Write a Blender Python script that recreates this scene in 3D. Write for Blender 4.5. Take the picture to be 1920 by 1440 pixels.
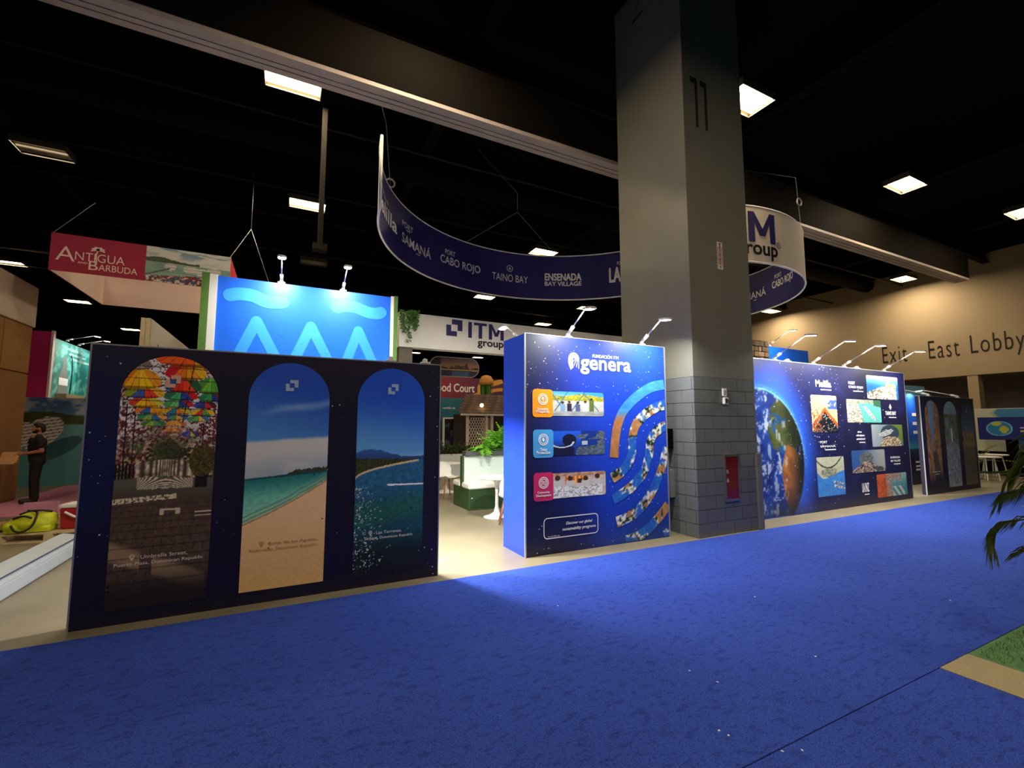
import bpy, bmesh, math, random
import numpy as np
from mathutils import Vector, Matrix

for _o in list(bpy.data.objects):
    bpy.data.objects.remove(_o, do_unlink=True)
SC = bpy.context.scene
COL = SC.collection
rnd = random.Random(7)
PI = math.pi

# ------------------------------------------------------------------ camera
YAW, PITCH, FPX, EYE = math.radians(26.65), math.radians(5.27), 846.0, 1.7
FW = np.array([math.sin(YAW) * math.cos(PITCH), math.cos(YAW) * math.cos(PITCH), math.sin(PITCH)])
RT = np.array([math.cos(YAW), -math.sin(YAW), 0.0])
UP = np.cross(RT, FW)
cam = bpy.data.cameras.new('camera')
cam.sensor_width = 36.0
cam.lens = FPX / 1920.0 * 36.0
cam.clip_start = 0.05
cam.clip_end = 200.0
cob = bpy.data.objects.new('camera', cam)
cob.location = (0, 0, EYE)
cob.rotation_euler = Matrix(((RT[0], UP[0], -FW[0]), (RT[1], UP[1], -FW[1]), (RT[2], UP[2], -FW[2]))).to_euler()
COL.objects.link(cob)
SC.camera = cob

# ------------------------------------------------------------------ world and exposure
world = bpy.data.worlds.new('world')
SC.world = world
world.use_nodes = True
world.node_tree.nodes['Background'].inputs[0].default_value = (0.9, 0.85, 0.8, 1)
world.node_tree.nodes['Background'].inputs[1].default_value = 0.0
vs = SC.view_settings
vs.view_transform = 'Standard'
vs.look = 'None'
vs.gamma = 1.0
vs.use_curve_mapping = False
vs.exposure = 1.0
HALL_W = 62.0        # watts of one ceiling light
ARM_W = 32.0         # watts of one panel arm light
BOOTH_W = 100.0       # watts of one arm light inside the booth


# ------------------------------------------------------------------ pixel to point
def ray(x, y):
    return FW + RT * (x - 960) / FPX - UP * (y - 720) / FPX


def Zp(x, y, z=0.0):
    d = ray(x, y)
    return np.array([0, 0, EYE]) + d * (z - EYE) / d[2]


def Yp(x, y, Y):
    d = ray(x, y)
    return np.array([0, 0, EYE]) + d * Y / d[1]


def Xp(x, y, X):
    d = ray(x, y)
    return np.array([0, 0, EYE]) + d * X / d[0]


def proj(P):
    v = np.array(P, float) - np.array([0, 0, EYE])
    return 960 + FPX * (v @ RT) / (v @ FW), 720 - FPX * (v @ UP) / (v @ FW)


# ------------------------------------------------------------------ materials
MATS = {}


def lin(c):
    return tuple(((v / 255.0) / 12.92 if v / 255.0 <= 0.04045 else ((v / 255.0 + 0.055) / 1.055) ** 2.4) for v in c)


def mat(name, rgb, rough=0.5, metal=0.0, var=0.08, scale=8.0, bump=0.0, bscale=60.0, emit=None, estr=0.0, alpha=1.0, trans=0.0, detail=4.0, spec=0.5):
    """rgb in 0-255 sRGB; a noise-varied procedural material"""
    if name in MATS:
        return MATS[name]
    m = bpy.data.materials.new(name)
    m.use_nodes = True
    nt = m.node_tree
    b = nt.nodes['Principled BSDF']
    b.inputs['Roughness'].default_value = rough
    b.inputs['Metallic'].default_value = metal
    b.inputs['Specular IOR Level'].default_value = spec
    c = lin(rgb)
    tc = nt.nodes.new('ShaderNodeTexCoord')
    nz = nt.nodes.new('ShaderNodeTexNoise')
    nz.inputs['Scale'].default_value = scale
    nz.inputs['Detail'].default_value = detail
    nt.links.new(tc.outputs['Object'], nz.inputs['Vector'])
    rp = nt.nodes.new('ShaderNodeValToRGB')
    rp.color_ramp.elements[0].position = 0.3
    rp.color_ramp.elements[1].position = 0.7
    rp.color_ramp.elements[0].color = tuple(max(0, v * (1 - var)) for v in c) + (1,)
    rp.color_ramp.elements[1].color = tuple(min(1, v * (1 + var)) for v in c) + (1,)
    nt.links.new(nz.outputs['Fac'], rp.inputs['Fac'])
    nt.links.new(rp.outputs['Color'], b.inputs['Base Color'])
    if bump > 0:
        n2 = nt.nodes.new('ShaderNodeTexNoise')
        n2.inputs['Scale'].default_value = bscale
        n2.inputs['Detail'].default_value = 3
        nt.links.new(tc.outputs['Object'], n2.inputs['Vector'])
        bp = nt.nodes.new('ShaderNodeBump')
        bp.inputs['Strength'].default_value = bump
        bp.inputs['Distance'].default_value = 0.02
        nt.links.new(n2.outputs['Fac'], bp.inputs['Height'])
        nt.links.new(bp.outputs['Normal'], b.inputs['Normal'])
    if emit:
        b.inputs['Emission Color'].default_value = lin(emit) + (1,)
        b.inputs['Emission Strength'].default_value = estr
    if trans:
        b.inputs['Transmission Weight'].default_value = trans
    MATS[name] = m
    return m


def print_mat(rough=0.42):
    k = 'printed_sheet_%d' % int(rough * 100)
    if k in MATS:
        return MATS[k]
    m = bpy.data.materials.new(k)
    m.use_nodes = True
    nt = m.node_tree
    b = nt.nodes['Principled BSDF']
    b.inputs['Roughness'].default_value = rough
    a = nt.nodes.new('ShaderNodeAttribute')
    a.attribute_name = 'ink'
    nt.links.new(a.outputs['Color'], b.inputs['Base Color'])
    MATS[k] = m
    return m


# ------------------------------------------------------------------ mesh builder
class MB:
    def __init__(s):
        s.v = []
        s.f = []

    def add(s, vs_, fs_):
        n = len(s.v)
        s.v += [tuple(map(float, p)) for p in vs_]
        s.f += [tuple(i + n for i in f) for f in fs_]
        return s

    def box(s, x0, x1, y0, y1, z0, z1):
        return s.add([(x0, y0, z0), (x1, y0, z0), (x1, y1, z0), (x0, y1, z0), (x0, y0, z1), (x1, y0, z1), (x1, y1, z1), (x0, y1, z1)],
                     [(0, 3, 2, 1), (4, 5, 6, 7), (0, 1, 5, 4), (1, 2, 6, 5), (2, 3, 7, 6), (3, 0, 4, 7)])

    def prism(s, poly, P, u, w, n, t):
        """polygon in (u,w) coordinates at P, extruded by t along -n (front face at P, facing n)"""
        P, u, w, n = map(lambda a: np.array(a, float), (P, u, w, n))
        k = len(poly)
        a = [P + u * x + w * y for x, y in poly]
        b = [p - n * t for p in a]
        return s.add(a + b, [tuple(range(k)), tuple(range(2 * k - 1, k - 1, -1))] + [(i, i + k, (i + 1) % k + k, (i + 1) % k) for i in range(k)])

    def flat(s, poly, P, u, w):
        P, u, w = map(lambda a: np.array(a, float), (P, u, w))
        return s.add([P + u * x + w * y for x, y in poly], [tuple(range(len(poly)))])

    def tube(s, pts, r, n=8, cap=True):
        pts = [np.array(p, float) for p in pts]
        rs = r if isinstance(r, (list, tuple)) else [r] * len(pts)
        ring = []
        prev = None
        for i, p in enumerate(pts):
            d = pts[min(i + 1, len(pts) - 1)] - pts[max(i - 1, 0)]
            d = d / (np.linalg.norm(d) + 1e-12)
            if prev is None:
                h = np.array([0, 0, 1.0]) if abs(d[2]) < 0.9 else np.array([1.0, 0, 0])
                a = np.cross(d, h)
            else:
                a = prev - d * (prev @ d)
            a = a / (np.linalg.norm(a) + 1e-12)
            prev = a
            b = np.cross(d, a)
            ring.append([p + rs[i] * (a * math.cos(2 * PI * k / n) + b * math.sin(2 * PI * k / n)) for k in range(n)])
        vs_ = [q for rr in ring for q in rr]
        fs_ = []
        for i in range(len(pts) - 1):
            for k in range(n):
                fs_.append((i * n + k, i * n + (k + 1) % n, (i + 1) * n + (k + 1) % n, (i + 1) * n + k))
        if cap:
            fs_.append(tuple(range(n - 1, -1, -1)))
            fs_.append(tuple((len(pts) - 1) * n + k for k in range(n)))
        return s.add(vs_, fs_)

    def lathe(s, prof, c=(0, 0, 0), n=20):
        vs_, fs_ = [], []
        for r, z in prof:
            for k in range(n):
                vs_.append((c[0] + r * math.cos(2 * PI * k / n), c[1] + r * math.sin(2 * PI * k / n), c[2] + z))
        for i in range(len(prof) - 1):
            for k in range(n):
                fs_.append((i * n + k, i * n + (k + 1) % n, (i + 1) * n + (k + 1) % n, (i + 1) * n + k))
        fs_.append(tuple(range(n - 1, -1, -1)))
        fs_.append(tuple((len(prof) - 1) * n + k for k in range(n)))
        return s.add(vs_, fs_)

    def ell(s, c, r, nu=14, nv=8):
        vs_, fs_ = [], []
        for j in range(1, nv):
            t = PI * j / nv
            for k in range(nu):
                p = 2 * PI * k / nu
                vs_.append((c[0] + r[0] * math.sin(t) * math.cos(p), c[1] + r[1] * math.sin(t) * math.sin(p), c[2] + r[2] * math.cos(t)))
        T = len(vs_)
        vs_ += [(c[0], c[1], c[2] + r[2]), (c[0], c[1], c[2] - r[2])]
        for j in range(nv - 2):
            for k in range(nu):
                fs_.append((j * nu + k, (j + 1) * nu + k, (j + 1) * nu + (k + 1) % nu, j * nu + (k + 1) % nu))
        for k in range(nu):
            fs_.append((T, k, (k + 1) % nu))
            fs_.append((T + 1, (nv - 2) * nu + (k + 1) % nu, (nv - 2) * nu + k))
        return s.add(vs_, fs_)

    def cap(s, a, b, ra, rb, n=12):
        """tapered capsule"""
        a, b = np.array(a, float), np.array(b, float)
        d = b - a
        L = np.linalg.norm(d) + 1e-9
        d /= L
        pts, rs = [], []
        for t in (-0.99, -0.8, -0.5, 0):
            pts.append(a + d * ra * t)
            rs.append(ra * math.sqrt(1 - t * t) + 1e-4)
        for t in (0, 0.5, 0.8, 0.99):
            pts.append(b + d * rb * t)
            rs.append(rb * math.sqrt(1 - t * t) + 1e-4)
        return s.tube(pts, rs, n)


def link(o, parent=None):
    COL.objects.link(o)
    if parent is not None:
        o.parent = parent
    return o


def obj(name, mb, m, parent=None, loc=(0, 0, 0), rotz=0.0, bevel=0.0, smooth=False, seg=2):
    me = bpy.data.meshes.new(name)
    me.from_pydata(mb.v, [], mb.f)
    if bevel > 0:
        bm = bmesh.new()
        bm.from_mesh(me)
        bmesh.ops.recalc_face_normals(bm, faces=bm.faces[:])
        es = [e for e in bm.edges if len(e.link_faces) == 2 and e.calc_face_angle() > 0.5]
        bmesh.ops.bevel(bm, geom=es, offset=bevel, segments=seg, affect='EDGES', clamp_overlap=True)
        bm.to_mesh(me)
        bm.free()
    if smooth:
        me.polygons.foreach_set('use_smooth', [True] * len(me.polygons))
    me.materials.append(m)
    me.update()
    o = bpy.data.objects.new(name, me)
    o.location = loc
    o.rotation_euler = (0, 0, rotz)
    return link(o, parent)


def tag(o, label, cat, group=None, kind=None):
    if label:
        o['label'] = label
    if cat:
        o['category'] = cat
    if group:
        o['group'] = group
    if kind:
        o['kind'] = kind
    return o


def thing(name, label, cat, loc=(0, 0, 0), rotz=0.0, group=None):
    o = bpy.data.objects.new(name, None)
    o.empty_display_size = 0.1
    o.location = loc
    o.rotation_euler = (0, 0, rotz)
    COL.objects.link(o)
    return tag(o, label, cat, group)


def struct(name, mb, m, label=None, cat=None, **k):
    return tag(obj(name, mb, m, **k), label, cat, kind='structure')


def dup(root, loc, rotz=0.0, label=None, group=None):
    r = root.copy()
    COL.objects.link(r)
    r.location = loc
    r.rotation_euler = (0, 0, rotz)
    if label:
        r['label'] = label
    if group:
        r['group'] = group
    for ch in [c for c in root.children]:
        c = ch.copy()
        COL.objects.link(c)
        c.parent = r
        for g in ch.children:
            d = g.copy()
            COL.objects.link(d)
            d.parent = c
    return r


# ------------------------------------------------------------------ lettering
_TXT = {}


def text_geo(s, bold=0.0, shear=0.0, space=1.0):
    k = (s, bold, shear, space)
    if k not in _TXT:
        cu = bpy.data.curves.new('lettering_source', 'FONT')
        cu.body = s
        cu.offset = bold
        cu.shear = shear
        cu.space_character = space
        cu.resolution_u = 4
        o = bpy.data.objects.new('lettering_source', cu)
        me = o.to_mesh()
        v = np.array([tuple(p.co) for p in me.vertices])[:, :2]
        f = [tuple(p.vertices) for p in me.polygons]
        o.to_mesh_clear()
        bpy.data.objects.remove(o)
        bpy.data.curves.remove(cu)
        v = v - v.min(0)
        v = v / v.max(0)
        _TXT[k] = (v, f)
    return _TXT[k]


def letters(mb, s, x0, x1, y0, y1, bold=0.0, shear=0.0, space=1.0):
    """add the string fitted to the rectangle; 2-D coordinates go into z=0"""
    v, f = text_geo(s, min(bold, 0.008), shear, space)
    e = max(0.0, bold - 0.008) * (y1 - y0) * 1.1
    if e <= 0:
        mb.add([(x0 + (x1 - x0) * a, y0 + (y1 - y0) * b, 0) for a, b in v], f)
    else:
        # heavier weight: the glyphs laid in thin layers around their outline
        x0, x1, y0, y1 = x0 + e, x1 - e, y0 + e, y1 - e
        for k in range(9):
            dx, dy = (e * math.cos(k * PI / 4), e * math.sin(k * PI / 4)) if k < 8 else (0, 0)
            mb.add([(x0 + (x1 - x0) * a + dx, y0 + (y1 - y0) * b + dy, 0.0002 * (k + 1)) for a, b in v], f)
    return mb


def itm(mb, x0, x1, y0, y1):
    """the three geometric capitals of the group name"""
    W, H_ = x1 - x0, y1 - y0
    q = lambda *p: [(x0 + W * a, y0 + H_ * b, 0) for a, b in p]
    mb.add(q((0, 0), (.10, 0), (.10, 1), (0, 1)), [(0, 1, 2, 3)])
    mb.add(q((.155, .83), (.515, .83), (.515, 1), (.155, 1), (.285, 0), (.385, 0), (.385, .83), (.285, .83)), [(0, 1, 2, 3), (4, 5, 6, 7)])
    mb.add(q((.57, 0), (.665, 0), (.665, .68), (.57, 1), (.66, 1), (.785, .46), (.785, .22), (.905, .68), (.905, 0), (1, 0), (1, 1), (.91, 1), (.74, .22), (.83, .22)),
           [(0, 1, 2, 3), (3, 2, 4), (2, 12, 5, 4), (12, 13, 5), (13, 7, 11, 5), (8, 9, 10, 7), (7, 10, 11)])
    return mb


def onto(mb, fn):
    """map 2-D builder coordinates onto a surface"""
    try:
        mb.v = [tuple(map(float, fn(p[0], p[1], p[2]))) for p in mb.v]
    except TypeError:
        mb.v = [tuple(map(float, fn(p[0], p[1]))) for p in mb.v]
    return mb


def front(Yl, lift=0.003):
    return lambda x, z, l=0.0: (x, Yl - lift - l, z)


def squares_logo(mb, x, y, s):
    """two interlocking square brackets, s = total size"""
    a, t = 0.66 * s, 0.30 * s
    # upper right bracket
    x1, y1 = x + s, y + s
    mb.add([(x + s - a, y1, 0), (x1, y1, 0), (x1, y1 - a, 0), (x1 - t, y1 - a, 0), (x1 - t, y1 - t, 0), (x + s - a, y1 - t, 0)], [(5, 4, 1, 0), (4, 3, 2, 1)])
    mb.add([(x, y + a, 0), (x + t, y + a, 0), (x + t, y + t, 0), (x + a, y + t, 0), (x + a, y, 0), (x, y, 0)], [(5, 2, 1, 0), (5, 4, 3, 2)])
    return mb


def ring2d(mb, cx, cy, r0, r1, n=28, sx=1.0):
    vs_, fs_ = [], []
    for k in range(n):
        a = 2 * PI * k / n
        vs_ += [(cx + sx * r0 * math.cos(a), cy + r0 * math.sin(a), 0), (cx + sx * r1 * math.cos(a), cy + r1 * math.sin(a), 0)]
        j = (k + 1) % n
        fs_.append((2 * k, 2 * k + 1, 2 * j + 1, 2 * j))
    return mb.add(vs_, fs_)


def capped2d(mb, pts, w, n_sub=6):
    """ribbon with round ends, one outline without overlaps"""
    P = smooth_line(pts, n_sub)
    ribbon2d(mb, P, w, 1) if len(pts) > 2 else ribbon2d(mb, pts, w)
    for i, j in ((0, 1), (-1, -2)):
        d = P[i] - P[j]
        a0 = math.atan2(d[1], d[0])
        mb.add([tuple(P[i]) + (0,)] + [(P[i][0] + w / 2 * math.cos(a0 + t), P[i][1] + w / 2 * math.sin(a0 + t), 0) for t in np.linspace(-PI / 2, PI / 2, 9)], [(0, k, k + 1) for k in range(1, 9)])
    return mb


def chevron2d(mb, A, B, D, w):
    """inverted V with a round top: legs A-B and A-D"""
    A, B, D = (np.array(p, float) for p in (A, B, D))
    u, v = (B - A) / np.linalg.norm(B - A), (D - A) / np.linalg.norm(D - A)
    nu, nv = np.array([-u[1], u[0]]), np.array([v[1], -v[0]])
    if nu @ (D - A) > 0:
        nu, nv = -nu, -nv
    h = w / 2
    c = (u + v) / np.linalg.norm(u + v)
    inner = A + c * h / max(0.2, abs(c @ np.array([-u[1], u[0]])))
    a0, a1 = math.atan2(nu[1], nu[0]), math.atan2(nv[1], nv[0])
    if a1 > a0:
        a1 -= 2 * PI
    arc = [A + h * np.array([math.cos(t), math.sin(t)]) for t in np.linspace(a0, a1, 9)]
    V = [B + nu * h] + arc + [D + nv * h, D - nv * h, inner, B - nu * h]
    n = len(V)
    mb.add([tuple(p) + (0,) for p in V], [(0, 1, n - 2, n - 1), (n - 4, n - 3, n - 2, n - 5)] + [(k, k + 1, n - 2) for k in range(1, n - 5)])
    return mb


def disc2d(mb, cx, cy, r, n=8, sy=1.0):
    return mb.add([(cx + r * math.cos(2 * PI * k / n), cy + sy * r * math.sin(2 * PI * k / n), 0) for k in range(n)], [tuple(range(n))])


def ribbon2d(mb, pts, w, n_sub=6):
    P = smooth_line(pts, n_sub)
    vs_, fs_ = [], []
    ws = w if isinstance(w, (list, tuple, np.ndarray)) else [w] * len(P)
    for i, p in enumerate(P):
        d = P[min(i + 1, len(P) - 1)] - P[max(i - 1, 0)]
        d = d / (np.linalg.norm(d) + 1e-9)
        q = np.array([-d[1], d[0]])
        vs_ += [tuple(p - q * ws[i] / 2) + (0,), tuple(p + q * ws[i] / 2) + (0,)]
        if i:
            fs_.append((2 * i - 2, 2 * i, 2 * i + 1, 2 * i - 1))
    return mb.add(vs_, fs_)


def smooth_line(pts, n_sub=6):
    P = [np.array(p, float) for p in pts]
    if len(P) < 3:
        return P
    out = []
    for i in range(len(P) - 1):
        p0, p1, p2, p3 = P[max(i - 1, 0)], P[i], P[i + 1], P[min(i + 2, len(P) - 1)]
        for k in range(n_sub):
            t = k / n_sub
            out.append(0.5 * ((2 * p1) + (-p0 + p2) * t + (2 * p0 - 5 * p1 + 4 * p2 - p3) * t * t + (-p0 + 3 * p1 - 3 * p2 + p3) * t ** 3))
    out.append(P[-1])
    return out


def illegible(mb, x0, x1, y0, y1, seed=0):
    """a line of small writing too faint to read: short uneven strokes"""
    r = random.Random(seed)
    h = y1 - y0
    x = x0
    while x < x1 - 0.2 * h:
        w = r.uniform(0.25, 0.6) * h
        t, b = y1 - r.uniform(0, 0.35) * h, y0 + r.uniform(0, 0.2) * h
        e = min(x + w, x1)
        mb.add([(x, b, 0), (e, b, 0), (e, t, 0), (x, t, 0)], [(0, 1, 2, 3)])
        x += w + r.uniform(0.05, 0.3) * h
    return mb


def pin_icon(mb, x, y, h):
    ring2d(mb, x, y + h * 0.65, h * 0.22, h * 0.33, 16)
    mb.add([(x - h * 0.28, y + h * 0.5, 0), (x, y, 0), (x + h * 0.28, y + h * 0.5, 0), (x, y + h * 0.3, 0)], [(0, 1, 3), (3, 1, 2)])
    return disc2d(mb, x, y + h * 0.65, h * 0.1, 8)


# ------------------------------------------------------------------ printed sheets (ink per vertex)
def hsh(ix, iy, seed):
    n = (ix * 374761393 + iy * 668265263 + seed * 974634777) & 0xFFFFFFFF
    n = ((n ^ (n >> 13)) * 1274126177) & 0xFFFFFFFF
    return ((n ^ (n >> 16)) & 0xFFFF) / 65535.0


def vnoise(x, y, seed=0):
    x0, y0 = np.floor(x).astype(np.int64), np.floor(y).astype(np.int64)
    fx, fy = x - x0, y - y0
    fx, fy = fx * fx * (3 - 2 * fx), fy * fy * (3 - 2 * fy)
    a, b, c, d = hsh(x0, y0, seed), hsh(x0 + 1, y0, seed), hsh(x0, y0 + 1, seed), hsh(x0 + 1, y0 + 1, seed)
    return (a * (1 - fx) + b * fx) * (1 - fy) + (c * (1 - fx) + d * fx) * fy


def fbm(x, y, seed=0, o=4):
    t, s, a = 0, 0, 1.0
    for i in range(o):
        t = t + a * vnoise(x * 2 ** i, y * 2 ** i, seed + i * 17)
        s += a
        a *= 0.55
    return t / s


def C(*c):
    return np.array(c, float)


def mixc(a, b, t):
    t = np.clip(t, 0, 1)[..., None]
    return a * (1 - t) + b * t


def sst(a, b, x):
    t = np.clip((x - a) / (b - a), 0, 1)
    return t * t * (3 - 2 * t)


def sheet(name, parent, P, u, w, W, Hh, nu, nv, paint, outline=None, rough=0.42, gain=1.0, m=None, wrap=None):
    """printed sheet: grid with an ink colour per vertex. paint(x,y) takes 0..1 arrays, gives sRGB 0..255"""
    xs = np.linspace(0, 1, nu + 1)
    if outline is not None:
        xs = 0.5 - 0.5 * np.cos(PI * (xs * 0.9 + 0.05))
        xs = (xs - xs[0]) / (xs[-1] - xs[0])
    lo = np.zeros(nu + 1)
    hi = np.ones(nu + 1)
    if outline is not None:
        lo, hi = outline(xs, W, Hh)
    ts = np.linspace(0, 1, nv + 1)
    X = np.repeat(xs[:, None], nv + 1, 1)
    Yy = lo[:, None] + (hi - lo)[:, None] * ts[None, :]
    rgb = np.clip(paint(X, Yy), 0, 255) / 255.0
    rgb = np.where(rgb <= 0.04045, rgb / 12.92, ((rgb + 0.055) / 1.055) ** 2.4) * gain
    if wrap is None:
        P, u, w = np.array(P, float), np.array(u, float), np.array(w, float)
        V = P + u * (X * W)[..., None] + w * (Yy * Hh)[..., None]
        V = V.reshape(-1, 3)
    else:
        V = np.array([wrap(a, b) for a, b in zip((X * W).ravel(), (Yy * Hh).ravel())])
    idx = np.arange((nu + 1) * (nv + 1)).reshape(nu + 1, nv + 1)
    F = np.stack([idx[:-1, :-1], idx[1:, :-1], idx[1:, 1:], idx[:-1, 1:]], -1).reshape(-1, 4)
    me = bpy.data.meshes.new(name)
    me.vertices.add(len(V))
    me.vertices.foreach_set('co', V.astype(np.float32).ravel())
    me.loops.add(F.size)
    me.loops.foreach_set('vertex_index', F.astype(np.int32).ravel())
    me.polygons.add(len(F))
    me.polygons.foreach_set('loop_start', np.arange(0, F.size, 4, dtype=np.int32))
    me.update(calc_edges=True)
    at = me.color_attributes.new('ink', 'FLOAT_COLOR', 'POINT')
    at.data.foreach_set('color', np.c_[rgb.reshape(-1, 3), np.ones(len(V))].astype(np.float32).ravel())
    me.materials.append(m or print_mat(rough))
    o = bpy.data.objects.new(name, me)
    return link(o, parent)


def arch(xs, W, Hh):
    r = W / 2
    d = (xs - 0.5) * W
    return np.zeros_like(xs), (Hh - r + np.sqrt(np.maximum(r * r - d * d, 0))) / Hh


def rounded(rr, left=True, right=True):
    def fn(xs, W, Hh):
        a = xs * W
        d = np.zeros_like(xs)
        if left:
            d = np.maximum(d, rr - a)
        if right:
            d = np.maximum(d, rr - (W - a))
        d = np.clip(d, 0, rr)
        cut = (rr - np.sqrt(rr * rr - d * d)) / Hh
        return cut, 1 - cut
    return fn


UX, UZ, NY = (1, 0, 0), (0, 0, 1), (0, -1, 0)


# ------------------------------------------------------------------ pictures printed on the sheets
def pic_umbrellas(x, y):
    A = 3.0
    n1 = fbm(x * 22, y * A * 22, 3)
    n2 = fbm(x * 60, y * A * 60, 5, 2)
    sky = mixc(C(196, 203, 214), C(226, 226, 228), fbm(x * 4, y * 10, 9))
    c = sky
    side = np.abs(x - 0.5) * 2
    # petals and leaves against the sky
    leaf = (n2 > 0.56 - 0.16 * side - 0.45 * np.clip(0.8 - y, 0, 1)) & (n1 > 0.44 - 0.7 * np.clip(0.78 - y, 0, 0.4))
    lc = mixc(C(58, 20, 26), C(132, 62, 62), vnoise(x * 40, y * 120, 2))
    c = np.where(leaf[..., None], lc, c)
    # walls of foliage on both sides, nearer the ground
    t = sst(0.80, 0.62, y + 0.10 * side)
    wall = mixc(C(40, 30, 26), C(196, 170, 130), sst(0.42, 0.7, fbm(x * 46, y * A * 40, 21, 3)))
    wall = mixc(wall, C(120, 44, 50), 0.55 * (vnoise(x * 18, y * 60, 8) > 0.7) * 1.0)
    wall = mixc(wall, C(58, 92, 44), 0.6 * (vnoise(x * 9, y * 30, 18) > 0.68) * 1.0)
    c = mixc(c, wall, t)
    # dark crown at the end of the street, pale colonnade below
    dk = sst(0.16, 0.06, np.hypot((x - 0.5) * 0.7, (y - 0.605) * 2.2))
    c = mixc(c, mixc(C(22, 26, 16), C(90, 96, 60), n2), dk)
    col = (np.abs(x - 0.5) < 0.30) & (y > 0.505) & (y < 0.575 - 0.02 * side)
    st = 0.5 + 0.5 * np.sin((x - 0.5) * 120 / (0.25 + side))
    c = np.where(col[..., None], mixc(C(60, 50, 42), C(226, 214, 190), st * n1 * 1.6), c)
    # fences at both sides
    f = (y > 0.44) & (y < 0.80) & ((np.abs(x - 0.07) < 0.008) | (np.abs(x - 0.15) < 0.006) | (np.abs(x - 0.86) < 0.007))
    c = np.where(f[..., None], C(24, 18, 16), c)
    low = (y > 0.42) & (y < 0.56) & (x < 0.20)
    c = np.where((low & (np.sin(x * 190) > -0.2))[..., None], C(26, 20, 18), c)
    # umbrellas
    U = [(0.72, 0.985, .40, .040, (232, 92, 20), (236, 92, 24), (214, 150, 30), (205, 190, 40)),
         (0.10, 0.955, .18, .025, (170, 190, 60), (190, 200, 90), (160, 150, 120), (120, 110, 100)),
         (0.64, 0.925, .22, .032, (190, 24, 44), (226, 110, 20), (222, 150, 20), (232, 180, 30)),
         (0.17, 0.885, .22, .036, (214, 120, 16), (236, 170, 20), (244, 196, 20), (226, 150, 30)),
         (0.62, 0.868, .19, .026, (40, 90, 150), (210, 40, 34), (230, 70, 30), (36, 96, 60)),
         (0.92, 0.868, .17, .030, (80, 140, 60), (110, 190, 70), (90, 170, 60), (40, 120, 60)),
         (0.23, 0.838, .20, .022, (140, 150, 40), (60, 90, 170), (220, 60, 40), (230, 170, 40)),
         (0.60, 0.830, .18, .020, (40, 110, 80), (70, 170, 120), (40, 70, 160), (200, 30, 40)),
         (0.93, 0.826, .14, .018, (40, 130, 80), (60, 160, 90), (40, 60, 140), (160, 30, 40)),
         (0.25, 0.800, .17, .018, (200, 60, 40), (240, 190, 30), (236, 170, 30), (200, 200, 60)),
         (0.58, 0.797, .16, .016, (70, 160, 100), (120, 190, 110), (40, 70, 150), (200, 40, 50)),
         (0.86, 0.793, .13, .014, (60, 80, 170), (40, 60, 140), (200, 50, 60), (90, 40, 50)),
         (0.30, 0.770, .16, .014, (220, 120, 40), (50, 100, 170), (236, 150, 50), (220, 170, 40)),
         (0.56, 0.768, .15, .013, (220, 180, 40), (50, 130, 180), (230, 130, 40), (200, 200, 60)),
         (0.84, 0.762, .13, .013, (230, 190, 40), (210, 60, 50), (90, 160, 80), (230, 190, 40)),
         (0.32, 0.742, .15, .014, (60, 140, 90), (140, 180, 80), (60, 110, 170), (230, 170, 60)),
         (0.56, 0.742, .13, .011, (60, 90, 160), (90, 160, 120), (220, 170, 60), (60, 110, 170)),
         (0.80, 0.735, .12, .012, (70, 150, 90), (110, 180, 90), (230, 190, 80), (60, 120, 160)),
         (0.34, 0.716, .13, .012, (70, 120, 60), (150, 180, 70), (90, 150, 110), (60, 120, 80)),
         (0.56, 0.715, .12, .010, (220, 150, 60), (226, 150, 70), (230, 180, 80), (200, 120, 60)),
         (0.54, 0.690, .10, .008, (222, 140, 70), (200, 110, 60), (230, 170, 90), (190, 100, 60)),
         (0.72, 0.672, .09, .010, (60, 70, 150), (90, 100, 180), (210, 190, 90), (60, 60, 130))]
    for i in range(len(U) - 1, -1, -1):
        cx, cy, rx, ry = U[i][:4]
        dx, dy = (x - cx) / rx, (y - cy) / (ry * 1.65)
        inside = (dx * dx + np.where(dy > 0, dy, dy * 2.2) ** 2) < 1
        gore = (dx / (1.12 - np.clip(dy, -1, 1)) + 1.0) / 2.0
        k = np.clip(gore * 4, 0, 3.99).astype(int)
        cc = np.array(U[i][4:], float)[k]
        rib = np.abs((gore * 8) % 1 - 0.5) > 0.455
        cc = np.where(rib[..., None], cc * 0.45, cc)
        cc = np.where((dy < -0.22)[..., None], cc * 0.6, cc)
        c = np.where(inside[..., None], cc, c)
    for yy in (0.952, 0.902, 0.853, 0.812, 0.783, 0.755):
        c = np.where((np.abs(y - yy + 0.008 * (x - 0.5)) < 0.0016)[..., None], C(30, 26, 26), c)
    c = np.where((np.abs(x - (0.72 - 0.35 * (0.97 - y))) < 0.006)[..., None] & ((y > 0.72) & (y < 0.97))[..., None], C(40, 34, 30), c)
    # street
    yr = 0.505
    g = y < yr - 0.02 * np.abs(x - 0.35)
    d = np.clip(yr - y, 0.001, 1)
    rows = np.sin(34 * np.log(d + 0.05) * 1.6)
    bx = np.sin((x - 0.5) / (d + 0.08) * 22 + (np.floor(34 * np.log(d + 0.05) * 1.6 / PI) % 2) * PI / 2)
    cob = mixc(C(66, 52, 45), C(92, 74, 62), fbm(x * 30, y * 70, 31, 3))
    cob = np.where(((rows > 0.93) | (bx > 0.96))[..., None], cob * 0.62, cob)
    cob = mixc(cob, C(150, 126, 100) * (0.75 + 0.25 * (rows < 0.9))[..., None], 0.85 * sst(0.05, 0.02, np.abs(y - (0.20 - 0.16 * (x - 0.15)))) * ((x < 0.30) | (x > 0.42)) * (x < 0.97))
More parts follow.
